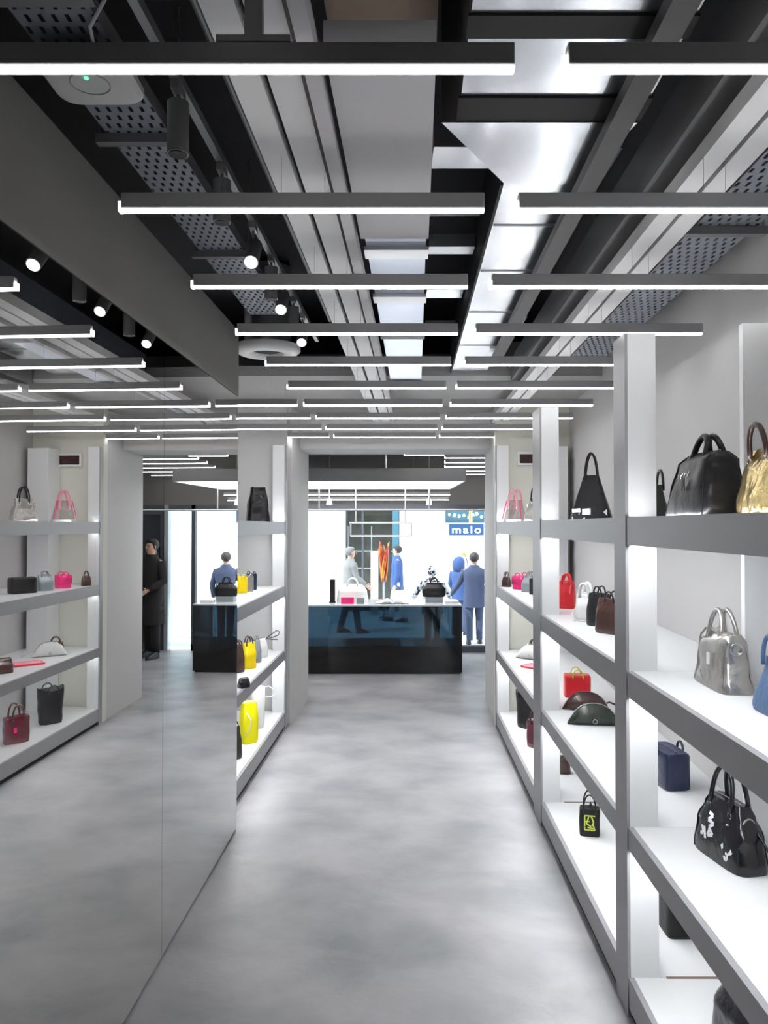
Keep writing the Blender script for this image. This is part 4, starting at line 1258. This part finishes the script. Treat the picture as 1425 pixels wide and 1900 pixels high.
def person(label, loc, rot, H, coat, legs, hem=.45, arms=None, hairm='hair', coatn='coat', stride=.05, hood=False, headtilt=0.0, hairlen=0.0, width=1.0):
    """faces local -Y. arms = [(elbow, hand)] for left(-x) and right(+x) in fractions of H"""
    t = empty('person', label, 'person', loc, rot)
    k = H / 1.75
    def S(x, y, z): return (x * k, y * k, z * k)
    arms = arms or [((-.24, .0, 1.12), (-.25, -.06, .86)), ((.24, .0, 1.12), (.25, -.06, .86))]
    V, E, R = [], [], []
    def add(p, r, par=None):
        V.append(S(*p)); R.append(r * k if not isinstance(r, tuple) else (r[0] * k, r[1] * k))
        if par is not None: E.append((par, len(V) - 1))
        return len(V) - 1
    pel = add((0, 0, .95), (.15, .11))
    wai = add((0, 0, 1.12), (.13, .095), pel)
    che = add((0, 0, 1.32), (.16, .11), wai)
    nb = add((0, .0, 1.47), (.065, .06), che)
    nk = add((0, -.01, 1.53), (.052, .052), nb)
    hd = add((0, -.02 - headtilt, 1.585), (.070, .078), nk)
    h2 = add((0, -.02 - headtilt * 1.5, 1.65), (.078, .095), hd)
    h3 = add((0, -.01 - headtilt * 1.8, 1.715), (.060, .075), h2)
    hands = []
    for i, sx in enumerate((-1, 1)):
        hip = add((sx * .095, 0, .88), .085, pel)
        kn = add((sx * .10, -.01 + sx * stride * .5, .50), .055, hip)
        an = add((sx * .10, .02 + sx * stride, .09), .037, kn)
        he = add((sx * .105, .01 + sx * stride, .045), .038, an)
        add((sx * .125, -.16 + sx * stride, .03), (.036, .026), he)
        el, ha = arms[i]
        sh = add((sx * .185, 0, 1.42), .058, che)
        e_ = add(el, .040, sh)
        w_ = add(ha, .026, e_)
        d = (Vector(ha) - Vector(el)).normalized()
        side = d.cross(Vector((sx, 0, 0)))
        if side.length < .1: side = Vector((0, 1, 0))
        side.normalize()
        pm = Vector(ha) + d * .055
        p_ = add(tuple(pm), (.034, .018), w_)
        hands.append((pm, d, side, p_))
    for pm, d, side, pi_ in hands:
        for j, q in enumerate((-1.5, -.5, .5, 1.5)):
            L = (.07, .085, .08, .06)[j]
            b0 = pm + side * q * .017 + d * .025
            i0 = add(tuple(b0), .010, pi_)
            cur = (d + Vector((0, 0, -.25))).normalized()
            i1 = add(tuple(b0 + d * L * .5), .009, i0)
            add(tuple(b0 + d * L * .5 + cur * L * .5), .007, i1)
        th = pm - d * .03 + side * -.04
        i0 = add(tuple(th), .011, pi_)
        add(tuple(th + (d - side).normalized() * .04), .009, i0)
    skin_mesh('body', V, E, R, M['skin'], t, 1)
    # face
    bm = bmesh.new()
    fy = -.02 - headtilt * 1.5
    box(bm, -.011 * k, .011 * k, (fy - .115) * k, (fy - .085) * k, 1.622 * k, 1.652 * k)
    bmesh.ops.bevel(bm, geom=list(bm.edges), offset=.006 * k, segments=2, affect='EDGES')
    obj('nose', bm, M['skin'], t, smooth=True)
    bm = bmesh.new()
    for sx in (-1, 1):
        bmesh.ops.create_icosphere(bm, subdivisions=1, radius=.011 * k, matrix=Matrix.Translation(S(sx * .03, fy - .086, 1.655)))
    obj('eyes', bm, M['hair'], t)
    bm = bmesh.new(); box(bm, -.022 * k, .022 * k, (fy - .094) * k, (fy - .082) * k, 1.592 * k, 1.600 * k)
    obj('mouth', bm, M['dkred'], t)
    bm = bmesh.new()
    for sx in (-1, 1): bmesh.ops.create_icosphere(bm, subdivisions=2, radius=.02 * k, matrix=Matrix.Translation(S(sx * .083, fy + .0, 1.645)) @ Matrix.Diagonal((.45, .8, 1.4, 1)))
    obj('ears', bm, M['skin'], t, smooth=True)
    # hair cap
    bm = bmesh.new()
    bmesh.ops.create_icosphere(bm, subdivisions=3, radius=1.0)
    for v in list(bm.verts):
        v.co = Vector((v.co.x * .097, v.co.y * .115, v.co.z * .10))
        if v.co.y < -.03 and v.co.z < .045: v.co.y *= .55
        if v.co.z < 0 and v.co.y > -.03: v.co.z *= (1.0 + hairlen * 3)
        v.co += noise.noise_vector(v.co * 40) * .006
        v.co = Vector((v.co.x, v.co.y + fy + .022, v.co.z + 1.675)) * k
    obj('hair', bm, M[hairm], t, smooth=True)
    # clothes
    wd = width
    lv = [(0, 0, hem, .20 * wd, .155 * wd), (0, 0, (hem + .95) / 2, .19 * wd, .15 * wd), (0, 0, .98, .185 * wd, .145 * wd), (0, 0, 1.15, .175 * wd, .13 * wd), (0, 0, 1.32, .205 * wd, .135 * wd), (0, 0, 1.42, .20 * wd, .12 * wd), (0, 0, 1.475, .12, .09), (0, 0, 1.53, .075, .075)]
    bm = loft([(a * k, b * k, c * k, d * k, e * k) for a, b, c, d, e in lv], 28)
    for v in bm.verts: v.co += noise.noise_vector(v.co * 7) * .012 * k
    obj(coatn, bm, coat, t, smooth=60)
    for i, sx in enumerate((-1, 1)):
        el, ha = arms[i]
        sh = Vector((sx * .175, 0, 1.42)); el = Vector(el); ha = Vector(ha)
        pts = [sh, sh.lerp(el, .35), sh.lerp(el, .75), el, el.lerp(ha, .3), el.lerp(ha, .7), el.lerp(ha, .97)]
        bm = tube(bmesh.new(), [Vector(p) * k for p in pts], [r * k for r in (.072, .07, .06, .056, .054, .048, .042)], 14)
        obj('sleeve', bm, coat, t, smooth=True)
        hip = Vector((sx * .095, 0, .92)); kn = Vector((sx * .10, -.01 + sx * stride * .5, .50)); an = Vector((sx * .10, .02 + sx * stride, .08))
        bm = tube(bmesh.new(), [Vector(p) * k for p in (hip, hip.lerp(kn, .5), kn, kn.lerp(an, .5), an)], [r * k for r in (.10, .09, .075, .068, .062)], 16)
        obj('trouser_leg', bm, legs, t, smooth=True)
        bm = bmesh.new()
        fx, fy2 = sx * .115, -.06 + sx * stride
        b3 = loft([((fx) * k, fy2 * k, 0, .05 * k, .14 * k), (fx * k, fy2 * k, .03 * k, .052 * k, .142 * k), (fx * k, (fy2 + .03) * k, .07 * k, .045 * k, .10 * k), (fx * k, (fy2 + .07) * k, .10 * k, .045 * k, .055 * k)], 16)
        bm.free()
        obj('shoe', b3, M['shoe'], t, smooth=50)
    if hood:
        bm = loft([(0, .03 * k, 1.46 * k, .13 * k, .11 * k), (0, .05 * k, 1.55 * k, .14 * k, .13 * k), (0, .04 * k, 1.66 * k, .135 * k, .125 * k), (0, .03 * k, 1.74 * k, .09 * k, .09 * k), (0, .03 * k, 1.77 * k, .03 * k, .03 * k)], 20)
        obj('hood', bm, coat, t, smooth=True)
    return t

# man in navy coat, seen from behind
person('person in a navy coat seen from behind, outside at the right', (at(880, 1100, 13.8).x, 13.8, GZ), PI, 1.62, M['navycoat'], M['trouser'], hem=.72,
       arms=[((-.27, .0, 1.13), (-.26, -.05, .88)), ((.30, -.08, 1.14), (.44, -.22, .92))], width=1.1)
person('person in a spotted furry coat behind the black handbag', (at(802, 1100, 13.4).x, 13.4, GZ), PI + .1, 1.40, M['fur'], M['blackcloth'], hem=.72,
       arms=[((-.34, -.05, 1.2), (-.42, -.22, 1.05)), ((.33, -.05, 1.2), (.40, -.2, 1.02))], width=1.2, headtilt=.02, hairlen=.2, hairm='fur')
person('person in a pale grey coat walking left of the display window', (at(650, 1100, 15.2).x, 15.2, GZ), PI / 2 + .2, 1.68, M['greycoat'], M['greycoat'], hem=.6, stride=.18, hairm='greycoat',
       arms=[((-.22, -.1, 1.15), (-.24, -.28, 1.0)), ((.24, .08, 1.13), (.26, .0, .88))], width=1.15)
person('person in a bright blue coat near the display window', (at(737, 1100, 17.0).x, 17.0, GZ), -PI / 2, 1.66, M['bluecoat'], M['whitel'], hem=.75, stride=.16)
person('person in a hooded blue jacket leaning behind the navy coat', (at(853, 1100, 14.9).x, 14.9, GZ), PI * .8, 1.50, M['bluecoat'], M['trouser'], hem=.8, hood=True,
       arms=[((-.3, -.1, 1.25), (-.27, -.22, 1.42)), ((.28, -.05, 1.15), (.3, -.2, 1.0))])
t = empty('yellow_flower', 'yellow bloom on a thin stem beside the head in blue', 'flower', at(868, 1036, 14.5))
obj('stem', tube(bmesh.new(), [(0, 0, -.5), (.0, 0, -.1), (-.04, 0, .03), (-.06, 0, .06)], .008, 8), M['dkgreen'], t)
bm = bmesh.new()
for k in range(9):
    a = 2 * PI * k / 9
    bmesh.ops.create_icosphere(bm, subdivisions=1, radius=.03, matrix=Matrix.Translation((-.075 + .03 * math.cos(a), .03 * math.sin(a), .08 + .012 * (k % 2))))
obj('petals', bm, M['lime'], t, smooth=True)
# figure in black by the door, seen only in the mirror
person('person in black clothes standing by the glass door, seen in the mirror', (2.0, 11.2, 0.0), 0.35, 1.74, M['blackcloth'], M['blackcloth'], hem=.5,
       arms=[((-.26, -.04, 1.14), (-.16, -.26, 1.02)), ((.26, -.04, 1.14), (.16, -.26, 1.04))])
